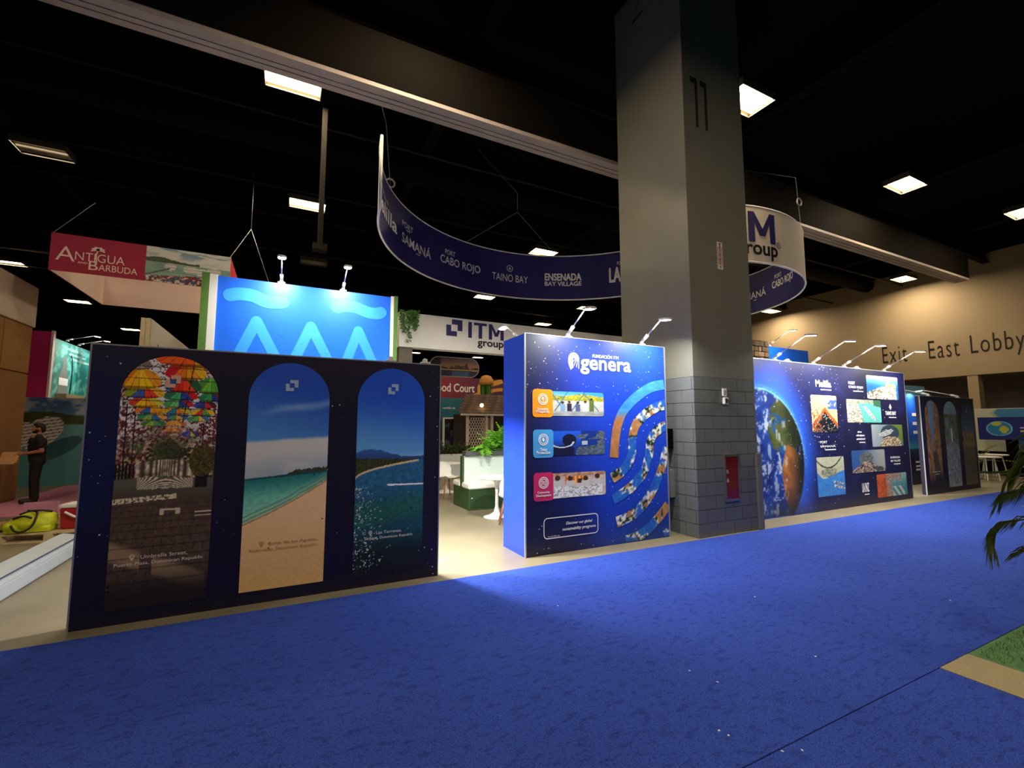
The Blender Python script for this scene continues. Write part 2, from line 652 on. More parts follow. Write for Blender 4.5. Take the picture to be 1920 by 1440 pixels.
    cob = mixc(cob, C(30, 24, 22), sst(0.17, 0.02, y))
    sh = mixc(C(70, 62, 52), C(84, 84, 74), sst(0.40, 0.5, y))
    cob = mixc(cob, sh, sst(0.40, 0.43, y))
    stripes = (y > 0.455) & (np.sin(900 * (d + 0.02) ** 0.6) > 0.1) & (np.abs(x - 0.5) < 0.28)
    cob = np.where(stripes[..., None], C(206, 194, 176), cob)
    lit = (np.abs(y - (0.412 + 0.02 * x)) < 0.010) & (x < 0.62)
    cob = np.where(lit[..., None] & (n2 > 0.42)[..., None], C(206, 194, 172), cob)
    for (a0, a1, b0, b1) in ((.46, .66, .368, .376), (.46, .50, .352, .376), (.62, .67, .352, .376), (.82, 1.0, .352, .358), (.82, 1.0, .338, .342)):
        cob = np.where(((x > a0) & (x < a1) & (y > b0) & (y < b1))[..., None], C(190, 176, 156), cob)
    c = np.where(g[..., None], cob, c)
    pot = (y > 0.455) & (y < 0.52) & (x > 0.80) & (x < 0.93)
    c = np.where(pot[..., None], C(24, 22, 22), c)
    bush = np.hypot((x - 0.87) * 0.9, (y - 0.565) * 2.0) < 0.13
    c = np.where(bush[..., None], mixc(C(26, 24, 12), C(96, 84, 40), n2 * 1.3), c)
    return c


def pic_beach(x, y):
    hz = 0.478 + 0.025 * x
    c = mixc(C(74, 138, 206), C(30, 76, 184), sst(0.62, 0.98, y + 0.08 * x))
    st = np.abs(y - (0.735 + 0.10 * x + 0.015 * np.sin(x * 5)))
    c = mixc(c, C(150, 190, 226), 0.6 * sst(0.03, 0.0, st) * sst(0.02, 0.5, x) * (0.6 + 0.5 * fbm(x * 8, y * 60, 4)))
    cl = sst(0.655, 0.635, y - 0.022 * x + 0.01 * fbm(x * 6, y * 6, 5))
    cloud = mixc(C(196, 200, 202), C(150, 168, 186), fbm(x * 3, y * 30, 6) * sst(0.62, 0.48, y) * 1.4)
    c = mixc(c, cloud, cl)
    isl = (y > hz) & (y < hz + 0.018 * sst(0.45, 0.62, x) * (0.7 + 0.5 * vnoise(x * 40, y * 0, 3))) & (x > 0.46)
    c = np.where(isl[..., None], C(56, 62, 46), c)
    sea = mixc(C(36, 118, 120), C(104, 186, 170), sst(0.0, 0.10, hz - y))
    sea = mixc(sea, C(150, 208, 184), sst(0.08, 0.22, hz - y) * 0.7)
    sea = sea * (0.88 + 0.24 * fbm(x * 30, y * 160, 8, 3))[..., None]
    c = np.where((y < hz)[..., None], sea, c)
    c = np.where((np.abs(y - hz + 0.003) < 0.004)[..., None], C(22, 70, 84), c)
    b = 0.285 + 0.13 * x + 0.045 * x * x
    sand = mixc(C(206, 168, 112), C(226, 190, 146), sst(0.0, 0.4, y)) * (0.95 + 0.1 * fbm(x * 60, y * 140, 9, 2))[..., None]
    s = sst(0.006, -0.004, y - b)
    c = mixc(c, C(170, 196, 160), 0.6 * sst(0.06, 0.0, y - b) * (y > b))
    for k in (0.016, 0.034):
        c = mixc(c, C(70, 140, 120), 0.6 * (np.abs(y - b - k + 0.008 * vnoise(x * 9, x * 0, 4)) < 0.004))
    c = mixc(c, sand, s)
    c = mixc(c, C(150, 112, 66), 0.7 * (np.abs(y - b + 0.003) < 0.0035))
    return c


def pic_coast(x, y):
    c = mixc(C(96, 164, 222), C(26, 78, 196), sst(0.55, 0.92, y + 0.05 * x))
    c = mixc(c, C(196, 206, 214), 0.6 * sst(0.585, 0.53, y) * sst(0.2, 0.9, x))
    m = 0.575 + 0.03 * np.sin(x * 5.5) * (1 - x) + 0.008 * vnoise(x * 20, x * 0, 3) - 0.02 * x
    c = np.where((y < m)[..., None], mixc(C(38, 62, 116), C(52, 92, 156), sst(0.52, 0.60, y)), c)
    hz = 0.545
    shore = 0.455 + 0.085 * np.sqrt(np.clip(x, 0, 1))
    tr = (y < 0.553 - 0.012 * x) & (y > shore) & (x < 0.93)
    c = np.where((y < hz - 0.02)[..., None], C(40, 100, 150), c)
    c = np.where(tr[..., None], mixc(C(16, 22, 12), C(78, 80, 44), fbm(x * 60, y * 180, 5, 2) * 1.2), c)
    sea = mixc(C(40, 100, 142), C(26, 74, 92), sst(0.45, 0.25, y))
    sea = mixc(sea, C(36, 96, 84), 0.8 * sst(0.10, 0.0, np.abs(y - 0.27 - 0.05 * x)))
    sea = mixc(sea, C(20, 30, 32), sst(0.22, 0.07, y))
    sea = sea * (0.72 + 0.5 * fbm(x * 34, y * 120, 7, 3))[..., None]
    sp = (vnoise(x * 70, y * 200, 11) > 0.80 + 0.18 * sst(0.12, 0.6, x + 0.4 * np.abs(y - 0.13))) & (y < 0.42)
    sea = np.where(sp[..., None], C(196, 214, 214), sea)
    c = np.where((y < shore)[..., None], sea, c)
    c = np.where((np.abs(y - shore) < 0.005)[..., None] & (x < 0.92)[..., None], C(206, 188, 152), c)
    w = (np.abs(y - 0.422 + 0.006 * x) < 0.0035) & (x > 0.46)
    c = np.where(w[..., None], C(240, 246, 250), c)
    c = mixc(c, C(14, 14, 26), 0.85 * sst(0.06, 0.0, y))
    return c


def pic_canyon(x, y):
    c = mixc(C(74, 112, 156), C(120, 150, 180), y)
    l = x + 0.10 * fbm(x * 6, y * 14, 3)
    rock = mixc(C(70, 48, 36), C(190, 140, 100), fbm(x * 14, y * 30, 5) * 1.3)
    c = np.where(((x < 0.25 + 0.5 * np.clip(0.75 - y, 0, 1)) | (x > 0.52 - 0.4 * np.clip(0.8 - y, 0, 1) + 0.15 * y))[..., None], rock, c)
    road = (y < 0.42) & (np.abs(x - 0.5 - 0.6 * (0.42 - y)) < 0.12 + 0.5 * (0.42 - y))
    c = np.where(road[..., None], C(84, 72, 62), c)
    return mixc(c, C(20, 18, 22), sst(0.22, 0.02, y))


def pic_fall(x, y):
    c = mixc(C(110, 150, 150), C(150, 190, 206), sst(0.7, 1, y))
    rock = mixc(C(44, 50, 40), C(150, 150, 130), fbm(x * 12, y * 24, 7) * 1.2)
    c = np.where(((y < 0.85) & (fbm(x * 5, y * 8, 9) > 0.42))[..., None], rock, c)
    c = np.where(((np.abs(x - 0.5) < 0.05) & (y > 0.5) & (y < 0.68))[..., None], C(230, 236, 236), c)
    st = mixc(C(84, 92, 108), C(196, 200, 212), fbm(x * 16, y * 40, 11, 3) * 1.1)
    return np.where((y < 0.46 + 0.06 * np.sin(x * PI))[..., None], st, c)


def pic_castle(x, y):
    c = mixc(C(70, 100, 150), C(16, 34, 96), sst(0.55, 0.95, y))
    b = (y < 0.64 + 0.08 * ((np.abs(x - 0.35) < 0.05) | (np.abs(x - 0.68) < 0.05)) - 0.03 * (np.sin(x * 40) > 0)) & (y > 0.45)
    c = np.where(b[..., None], mixc(C(110, 84, 60), C(180, 146, 104), fbm(x * 10, y * 20, 3)), c)
    c = np.where(((y > 0.52) & (y < 0.58) & (np.sin(x * 26) > 0.5))[..., None], C(50, 40, 34), c)
    return np.where((y < 0.455)[..., None], mixc(C(96, 84, 66), C(120, 106, 84), fbm(x * 8, y * 20, 5)), c)


def pic_earth(xm, ym):
    """xm, ym: coordinates in the disc (-1..1)"""
    r = np.hypot(xm, ym)
    c = mixc(C(14, 26, 92), C(36, 84, 190), fbm(xm * 5 + 9, ym * 5, 3) * 1.2)
    cl = fbm(xm * 10 + 3 * fbm(xm * 4, ym * 4, 5), ym * 12 + 3 + 2 * fbm(xm * 5, ym * 5, 15), 12, 5)
    cl2 = fbm(xm * 26, ym * 20, 41, 4)
    c = mixc(c, C(206, 218, 240), 0.85 * sst(0.50, 0.64, cl) * sst(0.40, 0.62, cl2))
    # land: dark forest above, tan below
    w = 0.16 * fbm(xm * 5, ym * 5, 77)
    north = (np.hypot((xm - 0.60) / 0.36, (ym - 0.48) / 0.40) + w * 2.4) < 1.25
    c = np.where(north[..., None], mixc(mixc(C(24, 46, 26), C(110, 116, 60), fbm(xm * 9, ym * 9, 21) * 1.1), C(40, 90, 160), 0.9 * sst(0.56, 0.66, fbm(xm * 6, ym * 7, 29))), c)
    south = (np.hypot((xm - 0.70) / 0.24, (ym + 0.22) / 0.44) + w * 2.2) < 1.15
    tan = mixc(C(120, 72, 34), C(206, 132, 66), fbm(xm * 9, ym * 9, 23) * 1.2)
    tan = mixc(tan, C(56, 70, 40), sst(0.05, 0.28, xm - 0.66) * 0.8)
    tan = mixc(tan, C(96, 100, 50), sst(-0.52, -0.62, ym) * 0.7)
    c = np.where(south[..., None], tan, c)
    c = mixc(c, C(200, 214, 226), 0.7 * sst(0.62, 0.74, fbm(xm * 9 + 4, ym * 6, 61)))
    c = c * (1.0 - 0.65 * sst(0.55, 1.0, r) * sst(-0.6, 0.8, xm - 0.4 * ym))[..., None]
    c = mixc(c, C(110, 190, 250), 0.9 * sst(0.955, 1.0, r) * sst(-0.7, 0.4, ym + 0.1))
    return c


def pic_ground(x, y, seed=3):
    """patches of clouds, forest, desert and ocean seen from above"""
    k = fbm(x * 3.0, y * 3.0, seed, 2)
    n = fbm(x * 15, y * 15, seed + 1, 4)
    c = mixc(C(20, 70, 180), C(60, 140, 220), n)
    c = np.where((k > 0.44)[..., None], mixc(C(60, 110, 190), C(240, 236, 228), sst(0.35, 0.6, n)), c)
    c = np.where((k > 0.52)[..., None], mixc(C(24, 48, 28), C(236, 236, 224), sst(0.42, 0.62, n)), c)
    c = np.where((k > 0.64)[..., None], mixc(C(150, 96, 50), C(214, 168, 116), n), c)
    return c


def pic_bridge(x, y):
    c = mixc(C(150, 190, 210), C(60, 150, 210), sst(0.6, 1.0, y + 0.2 * x - 0.1))
    c = np.where(((y < 0.86 - 0.05 * np.sin(x * 8)) & (y > 0.62))[..., None], mixc(C(90, 110, 30), C(226, 206, 70), fbm(x * 26, y * 20, 3, 2)), c)
    c = np.where((y <= 0.62)[..., None], mixc(C(220, 218, 208), C(170, 176, 180), fbm(x * 9, y * 9, 4)), c)
    for a, b in ((0.02, 0.25), (0.62, 0.38), (0.62, 0.9), (0.30, 0.08)):
        c = np.where((np.abs(x - a - (b - a) * (0.95 - y) / 0.75) < 0.012)[..., None] & (y > 0.2)[..., None], C(70, 110, 140), c)
    for cx, h, col in ((0.22, .5, (120, 160, 200)), (0.34, .52, (40, 40, 60)), (0.50, .5, (80, 90, 140)), (0.64, .55, (210, 210, 206)), (0.76, .66, (90, 110, 60))):
        c = np.where(((np.abs(x - cx) < 0.045) & (y > 0.2) & (y < h))[..., None], C(*col), c)
        c = np.where((np.hypot((x - cx) * 2.0, y - h - 0.05) < 0.055)[..., None], C(60, 40, 34), c)
    c = np.where((y < 0.2)[..., None], mixc(C(196, 200, 200), C(120, 130, 140), fbm(x * 7, y * 14, 6)), c)
    return c


def pic_divers(x, y):
    c = mixc(C(18, 40, 120), C(30, 90, 220), sst(0.2, 0.9, y) * (x < 0.55) + 0.2)
    coral = (fbm(x * 5, y * 4, 3) + 0.5 * (x - 0.55) + 0.2 * (0.5 - y)) > 0.56
    c = np.where((coral & (x > 0.45))[..., None], mixc(C(30, 40, 70), C(130, 150, 160), fbm(x * 24, y * 18, 5, 3)), c)
    c = np.where((np.hypot((x - 0.33) / 0.13, (y - 0.62) / 0.26) < 1)[..., None], C(14, 18, 50), c)
    c = np.where(((x < 0.42) & (y < 0.42 - 0.4 * np.abs(x - 0.2)))[..., None], C(16, 20, 56), c)
    ring = np.abs(np.hypot((x - 0.2) / 0.2, (y - 0.55) / 0.22) - 1) < 0.09
    c = np.where((ring & (y < 0.55))[..., None], C(196, 214, 236), c)
    c = np.where(((np.abs(x - 0.62) < 0.05) & (np.abs(y - 0.5) < 0.09))[..., None], C(170, 190, 200), c)
    return c


def pic_community(x, y):
    c = mixc(C(220, 214, 206), C(180, 160, 140), fbm(x * 12, y * 10, 3))
    c = np.where(((x > 0.25) & (x < 0.66) & (y > 0.5))[..., None], mixc(C(214, 96, 16), C(246, 190, 110), (np.sin(x * 90) > 0.2) * 1.0), c)
    c = np.where((y > 0.86)[..., None], mixc(C(120, 60, 30), C(230, 210, 190), fbm(x * 20, y * 10, 5)), c)
    for cx, s in ((0.12, 1.0), (0.34, .95), (0.52, .8), (0.62, .92), (0.84, 1.0)):
        c = np.where((np.hypot((x - cx) / 0.05, (y - 0.80 * s) / 0.11) < 1)[..., None], C(70, 44, 34), c)
        c = np.where(((np.abs(x - cx) < 0.08) & (y < 0.70 * s) & (y > 0.3))[..., None], C(206, 202, 200), c)
        c = np.where(((np.abs(x - cx) < 0.10) & (y < 0.46 * s))[..., None], mixc(C(236, 238, 240), C(150, 160, 160), (fbm(x * 40, y * 20, 7, 2) > 0.58) * 1.0), c)
    return c


def pic_harbour(x, y, seed=1):
    """sky, hill, sea, two ships, red roofs"""
    c = mixc(C(206, 210, 212), C(120, 150, 178), sst(0.45, 0.65, fbm(x * 4, y * 9, seed)) * sst(0.55, 0.9, y))
    hill = 0.62 + 0.10 * np.exp(-((x - 0.15) / 0.18) ** 2) + 0.02 * vnoise(x * 20, x * 0, 3)
    c = np.where((y < hill)[..., None] & (x < 0.62)[..., None], mixc(C(34, 46, 34), C(80, 92, 70), fbm(x * 20, y * 20, 4)), c)
    c = np.where((y < 0.58)[..., None], mixc(C(96, 140, 134), C(150, 184, 176), fbm(x * 6, y * 22, 6)), c)
    for cx, cy, L in ((0.28, 0.47, .07), (0.52, 0.45, .09), (0.66, 0.40, .08), (0.80, 0.47, .09)):
        d = np.hypot((x - cx) / L, (y - cy) / 0.11)
        c = np.where((d < 1)[..., None], mixc(C(232, 232, 230), C(90, 96, 104), (np.sin(y * 150) > 0.3) * 0.8), c)
    roofs = y < 0.24 + 0.22 * x * (0.7 + 0.5 * fbm(x * 8, y * 8, 9)) - 0.08
    rc = mixc(C(120, 24, 26), C(210, 200, 190), (fbm(x * 34, y * 26, 11, 2) > 0.54) * 1.0)
    rc = mixc(rc, C(50, 76, 130), (vnoise(x * 16, y * 16, 15) > 0.74) * 0.9)
    c = np.where(roofs[..., None], rc * (0.7 + 0.5 * vnoise(x * 50, y * 50, 2))[..., None], c)
    c = np.where((np.abs(y - 0.18 - 0.9 * x) < 0.02)[..., None] & (x < 0.28)[..., None], C(80, 70, 60), c)
    return c


def pic_mural(x, y):
    c = mixc(C(128, 158, 186), C(70, 112, 168), sst(0.75, 1.0, y + 0.15 * fbm(x * 3, y * 5, 2)))
    c = mixc(c, C(206, 210, 210), 0.7 * sst(0.5, 0.66, fbm(x * 3 + 1, y * 9, 5)) * (y > 0.8))
    c = np.where((y < 0.80 + 0.03 * np.sin(x * 4) + 0.015 * vnoise(x * 14, x * 0, 4))[..., None], mixc(C(46, 60, 40), C(84, 100, 58), fbm(x * 12, y * 12, 3)), c)
    c = np.where((y < 0.70)[..., None], mixc(C(70, 130, 136), C(104, 164, 168), sst(0.2, 0.7, y)), c)
    c = np.where((np.hypot((x - 0.66) / 0.34, (y - 0.40 - 0.3 * (x - 0.6)) / 0.10) < 1)[..., None], C(50, 92, 104), c)
    for cx, cy, w, h in ((0.14, 0.56, .20, .15), (0.42, 0.60, .30, .17), (0.05, 0.47, 0.16, 0.07)):
        d = np.hypot((x - cx) / w, (y - cy - 0.25 * (x - cx)) / h)
        c = np.where((d < 1)[..., None], mixc(C(222, 222, 218), C(96, 102, 110), (np.sin(y * 170 - x * 20) > 0.3) * 0.8), c)
    return c


def pic_dusk(x, y):
    c = mixc(C(206, 150, 130), C(96, 84, 130), sst(0.55, 1.0, y))
    sk = 0.42 + 0.22 * (vnoise(x * 16, x * 0, 3) ** 1.5) + 0.12 * (np.abs(x - 0.62) < 0.14)
    c = np.where((y < sk)[..., None], mixc(C(44, 30, 40), C(130, 90, 70), (fbm(x * 30, y * 20, 5, 2) > 0.58) * 0.8), c)
    c = np.where((y < 0.36)[..., None], C(30, 42, 110), c)
    c = np.where((np.abs(y - 0.36) < 0.03)[..., None], C(230, 200, 120), c)
    c = np.where(((y < 0.3) & (x > 0.45) & (x < 0.8))[..., None], C(60, 110, 190), c)
    return np.where((x < 0.22)[..., None], C(26, 30, 70), c)


def port_photo(kind):
    def fn(x, y):
        n = fbm(x * 22, y * 18, kind, 3)
        n2 = vnoise(x * 60, y * 50, kind + 4)
        if kind == 1:      # long piers, pools and crowds
            c = mixc(C(216, 178, 110), C(250, 230, 180), (np.sin((x * 1.2 + y) * 60) > 0) * 0.8)
            c = np.where(((x > 0.62) & (y > 0.62) & (y < 0.90))[..., None], C(70, 100, 170), c)
            c = np.where(((n > 0.55) & (y > 0.70) & (x > 0.45))[..., None], C(236, 226, 206), c)
            d = np.abs(y - (0.62 - 0.9 * np.abs(x - 0.52)))
            c = np.where((y < 0.62 - 1.1 * np.abs(x - 0.55))[..., None], mixc(C(26, 26, 34), C(230, 226, 214), (n2 > 0.8) * 1.0), c)
            c = np.where((d < 0.06)[..., None], C(206, 96, 40), c)
            c = np.where((n2 > 0.84)[..., None] & (x < 0.4)[..., None] & (y < 0.6)[..., None], C(60, 150, 200), c)
            c = np.where(((x < 0.4) & (y < 0.62) & (n > 0.52))[..., None], C(160, 84, 50), c)
            return mixc(c, C(12, 12, 26), sst(0.10, 0.0, y) * sst(0.2, 0.9, x))
        if kind == 2:      # ship in a green bay
            c = mixc(C(84, 190, 180), C(130, 212, 200), n)
            c = np.where((x < 0.34 - 0.15 * (y - 0.5) + 0.1 * n)[..., None], mixc(C(120, 110, 96), C(236, 224, 200), (n2 > 0.45) * 1.0), c)
            c = np.where((y > 0.84 + 0.1 * (n - 0.5))[..., None], mixc(C(90, 110, 70), C(220, 220, 214), n2), c)
            c = np.where(((x > 0.78) & (y > 0.68 + 0.3 * (1 - x)))[..., None], C(60, 110, 80), c)
            t = np.clip((0.80 - y) / 0.72, 0, 1)
            s = np.abs(x - 0.46 - 0.36 * t) < 0.055 * np.sqrt(np.clip(4 * t * (1 - t), 0, 1))
            c = np.where((s & (y < 0.80) & (y > 0.06))[..., None], mixc(C(240, 240, 240), C(90, 100, 120), (np.abs(x - 0.46 - 0.36 * t) < 0.02) * (n2 > 0.4) * 0.9), c)
            return c
        if kind == 3:      # pale town on a point
            c = mixc(C(40, 110, 170), C(110, 180, 220), sst(0.5, 0.85, y))
            c = np.where((y > 0.86)[..., None], C(206, 206, 200), c)
            p = (y < 0.25 + 0.62 * x) & (y < 0.66 + 0.02 * n) & (x < 0.93)
            c = np.where(p[..., None], mixc(C(110, 104, 84), C(244, 236, 208), (n > 0.46) * 1.0), c)
            c = np.where(((np.abs(x - 0.72) < 0.12) & (np.abs(y - 0.62) < 0.06))[..., None], C(226, 160, 80), c)
            c = np.where(((np.abs(x - 0.66) < 0.04) & (y > 0.62) & (y < 0.84))[..., None], C(222, 226, 226), c)
            return c
        if kind == 4:      # ship moored at a round basin
            c = mixc(C(96, 120, 140), C(180, 188, 190), x * 0 + sst(0.8, 0.0, x) * 0.8)
            c = np.where((np.hypot((x - 0.9) / 0.35, (y - 0.75) / 0.6) < 1)[..., None], C(110, 130, 60), c)
            c = np.where((np.hypot((x - 0.58) / 0.3, (y - 0.62) / 0.36) < 1)[..., None], C(50, 70, 84), c)
            s = np.hypot((x - 0.45) / 0.24, (y - 0.62 - 0.45 * (x - 0.45)) / 0.13) < 1
            c = np.where(s[..., None], mixc(C(226, 228, 224), C(50, 60, 70), (np.sin(y * 80 - x * 40) > 0.1) * 0.8), c)
            c = np.where((np.hypot((x - 0.6) / 0.34, (y - 0.05) / 0.42) < 1)[..., None], mixc(C(96, 84, 60), C(226, 206, 170), (n2 > 0.5) * 1.0), c)
            return c
        if kind == 5:      # fortress island
            c = mixc(C(50, 90, 150), C(160, 166, 160), sst(0.2, 0.9, x))
            c = np.where((np.hypot((x - 0.42) / 0.24, (y - 0.62) / 0.34) + 0.25 * n < 1)[..., None], mixc(C(50, 60, 64), C(140, 146, 140), n2), c)
            c = np.where((y < 0.45 + 0.2 * x - 0.9 * np.abs(x - 0.4))[..., None], mixc(C(50, 40, 40), C(190, 164, 150), (n2 > 0.5) * 1.0), c)
            c = np.where((np.hypot((x - 0.80) / 0.14, (y - 0.14) / 0.10) < 1)[..., None], C(70, 84, 80), c)
            return c
        if kind == 6:      # pale cove, blue water, two ships
            c = mixc(C(40, 112, 200), C(84, 160, 230), n)
            c = np.where((y > 0.52 + 0.22 * np.abs(x - 0.45) - 0.12 * (x < 0.45) * np.sin(x * 7))[..., None], mixc(C(176, 180, 150), C(206, 206, 176), n), c)
            ridge = np.abs(y - (0.72 + 1.1 * (x - 0.42) ** 2)) < 0.02
            c = np.where(ridge[..., None], C(24, 34, 30), c)
            c = np.where(((np.hypot((x - 0.45) / 0.3, (y - 0.60) / 0.12) < 1) & (n2 > 0.4))[..., None], C(120, 126, 106), c)
            for b in (0.30, 0.20):
                s = (np.abs(y - b + 0.25 * (x - 0.8)) < 0.03) & (x > 0.56) & (x < 0.98)
                c = np.where(s[..., None], mixc(C(24, 30, 40), C(220, 224, 226), (n2 > 0.5) * 1.0), c)
            return c
        c = mixc(C(60, 140, 150), C(150, 180, 170), sst(0.3, 1.0, y))     # orange cliff and piers
        c = np.where((x < 0.40 + 0.08 * n)[..., None], mixc(C(140, 50, 20), C(222, 104, 44), n * 1.2), c)
        c = np.where(((y > 0.80) & (x < 0.70))[..., None], C(206, 96, 44), c)
        c = np.where(((x > 0.30) & (x < 0.52 + 0.3 * (y > 0.62)) & (n2 > 0.35))[..., None], mixc(C(60, 50, 44), C(214, 204, 184), n2), c)
        c = np.where(((x > 0.5) & (y < 0.42) & (np.sin((x + 0.4 * y) * 36) > 0.0) & (x < 0.9))[..., None], C(190, 190, 184), c)
        return c
    return fn


def pic_world_map(x, y):
    c = mixc(C(60, 130, 190), C(80, 160, 200), fbm(x * 4, y * 4, 3))
    l = fbm(x * 3.0 + 2, y * 2.2, 8, 3) + 0.25 * sst(0.25, 0.0, x)
    c = mixc(c, C(150, 200, 160), sst(0.52, 0.56, l))
    return mixc(c, C(206, 214, 190), sst(0.58, 0.62, l))


def pic_globe_screen(x, y):
    c = np.ones(x.shape + (3,)) * C(8, 22, 120)
    d = np.hypot((x - 0.33) / 0.19, (y - 0.5) / 0.32)
    c = np.where((d < 1)[..., None], C(28, 120, 180), c)
    land = (np.hypot((x - 0.29) / 0.08, (y - 0.72) / 0.10) < 1) | (np.hypot((x - 0.40) / 0.07, (y - 0.42) / 0.20) < 1 - 0.3 * (y < 0.4))
    c = np.where((land & (d < 1))[..., None], C(180, 190, 50), c)
    c = np.where((np.abs(d - 1) < 0.06)[..., None], C(110, 190, 220), c)
    c = np.where(((x > 0.64) & (x < 1.0) & (np.abs(y - 0.54) < 0.025))[..., None], C(200, 206, 226), c)
    c = np.where(((x > 0.64) & (x < 0.92) & (np.abs(y - 0.38) < 0.03))[..., None], C(200, 206, 120), c)
    c = np.where((np.hypot((x - 0.73) / 0.03, (y - 0.72) / 0.07) < 1)[..., None], C(206, 210, 226), c)
    return c


# ------------------------------------------------------------------ shared materials
M_WHITE = mat('white_paint', (236, 236, 232), 0.45, var=0.02)
M_INKW = mat('white_ink', (245, 245, 245), 0.5, var=0.0)
M_NAVYINK = mat('navy_ink', (42, 38, 100), 0.5, var=0.0)
M_NAVY = mat('navy_fabric', (20, 18, 54), 0.55, var=0.05)
M_ALU = mat('aluminium_profile', (200, 202, 204), 0.35, 0.7, var=0.04)
M_BLACK = mat('black_paint', (7, 7, 7), 0.8, var=0.2, spec=0.05)
M_DARK = mat('dark_steel', (30, 26, 22), 0.7, var=0.15, spec=0.2)
M_CABLE = mat('steel_cable', (150, 150, 150), 0.4, 0.5, var=0.05)


def carpet_material():
    m = bpy.data.materials.new('blue_carpet')
    m.use_nodes = True
    nt = m.node_tree
    b = nt.nodes['Principled BSDF']
    b.inputs['Roughness'].default_value = 0.95
    b.inputs['Specular IOR Level'].default_value = 0.1
    tc = nt.nodes.new('ShaderNodeTexCoord')

    def noise(sc, vec=(1, 1, 1), d=3.0):
        mp = nt.nodes.new('ShaderNodeMapping')
        mp.inputs['Scale'].default_value = vec
        nt.links.new(tc.outputs['Object'], mp.inputs['Vector'])
        n = nt.nodes.new('ShaderNodeTexNoise')
        n.inputs['Scale'].default_value = sc
        n.inputs['Detail'].default_value = d
        nt.links.new(mp.outputs['Vector'], n.inputs['Vector'])
        return n.outputs['Fac']

    def ramp(fac, p0, p1, c0, c1):
        r = nt.nodes.new('ShaderNodeValToRGB')
        r.color_ramp.elements[0].position = p0
        r.color_ramp.elements[1].position = p1
        r.color_ramp.elements[0].color = c0 + (1,)
        r.color_ramp.elements[1].color = c1 + (1,)
        nt.links.new(fac, r.inputs['Fac'])
        return r.outputs['Color']

    def mul(a, c):
        x = nt.nodes.new('ShaderNodeMix')
        x.data_type = 'RGBA'
        x.blend_type = 'MULTIPLY'
        x.inputs[0].default_value = 1.0
        nt.links.new(a, x.inputs[6])
        nt.links.new(c, x.inputs[7])
        return x.outputs[2]
    fine = ramp(noise(170, d=2), 0.3, 0.7, lin((40, 60, 138)), lin((66, 98, 206)))
    scuff = ramp(noise(15, (0.7, 1.5, 1), 8), 0.36, 0.46, (0.74, 0.74, 0.76), (1, 1, 1))
    scuff2 = ramp(noise(70, (0.8, 1.3, 1), 6), 0.36, 0.50, (0.66, 0.66, 0.70), (1, 1, 1))
    wide = ramp(noise(0.9), 0.3, 0.7, (0.86, 0.86, 0.88), (1, 1, 1))
    nt.links.new(mul(mul(mul(fine, scuff), scuff2), wide), b.inputs['Base Color'])
    bp = nt.nodes.new('ShaderNodeBump')
    bp.inputs['Strength'].default_value = 0.6
    bp.inputs['Distance'].default_value = 0.01
    nt.links.new(noise(220, d=2), bp.inputs['Height'])
    nt.links.new(bp.outputs['Normal'], b.inputs['Normal'])
    return m


M_CARPET = carpet_material()
M_FLOOR = mat('polished_concrete', (126, 117, 95), 0.42, var=0.16, scale=1.6, bump=0.06, bscale=30, detail=8)

# ------------------------------------------------------------------ hall
HX0, HX1, HY0, HY1, HZ = -18.0, 27.0, -12.0, 46.0, 10.0
struct('floor', MB().box(HX0, HX1 + 3.0, HY0, HY1, -0.3, 0.0), M_FLOOR, 'pale concrete hall floor around the stands', 'floor')
struct('ceiling', MB().box(HX0, HX1 + 0.3, HY0, HY1, HZ, HZ + 0.3), M_BLACK, 'black painted ceiling of the exhibition hall', 'ceiling')
struct('wall_back', MB().box(HX0, HX1 + 0.3, HY1, HY1 + 0.3, 0, HZ), M_BLACK, 'dark far wall of the exhibition hall', 'wall')
struct('wall_left', MB().box(HX0 - 0.3, HX0, HY0, HY1, 0, HZ), M_BLACK, 'dark side wall of the exhibition hall', 'wall')
struct('wall_front', MB().box(HX0, HX1 + 0.3, HY0 - 0.3, HY0, 0, HZ), M_BLACK, 'dark wall behind the aisle carpet', 'wall')
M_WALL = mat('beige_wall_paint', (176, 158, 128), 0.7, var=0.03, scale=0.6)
SOF = 3.92
w = MB()
w.box(HX1, HX1 + 0.3, HY0, HY1, SOF, 9.2)
w.box(HX1, HX1 + 0.3, 15.0, HY1, 0, SOF)
w.box(HX1, HX1 + 0.3, HY0, -2.0, 0, SOF)
wr = struct('wall_right', w, M_WALL, 'beige wall with the exit lettering above a lobby opening', 'wall')
obj('upper_band', MB().box(HX1, HX1 + 0.3, HY0, HY1, 9.2, HZ), M_BLACK, wr)
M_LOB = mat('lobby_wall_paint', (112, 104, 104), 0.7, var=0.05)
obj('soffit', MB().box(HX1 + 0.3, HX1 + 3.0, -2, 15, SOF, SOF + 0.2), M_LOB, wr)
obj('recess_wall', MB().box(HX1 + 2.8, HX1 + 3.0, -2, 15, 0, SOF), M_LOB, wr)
obj('pier', MB().box(HX1 + 0.02, HX1 + 0.5, 8.40, 8.75, 0, SOF), M_WALL, wr)
obj('lobby_door', MB().box(HX1 + 2.7, HX1 + 2.82, 3.0, 6.4, 0, 2.5), mat('lobby_door_paint', (78, 76, 84), 0.5), wr)
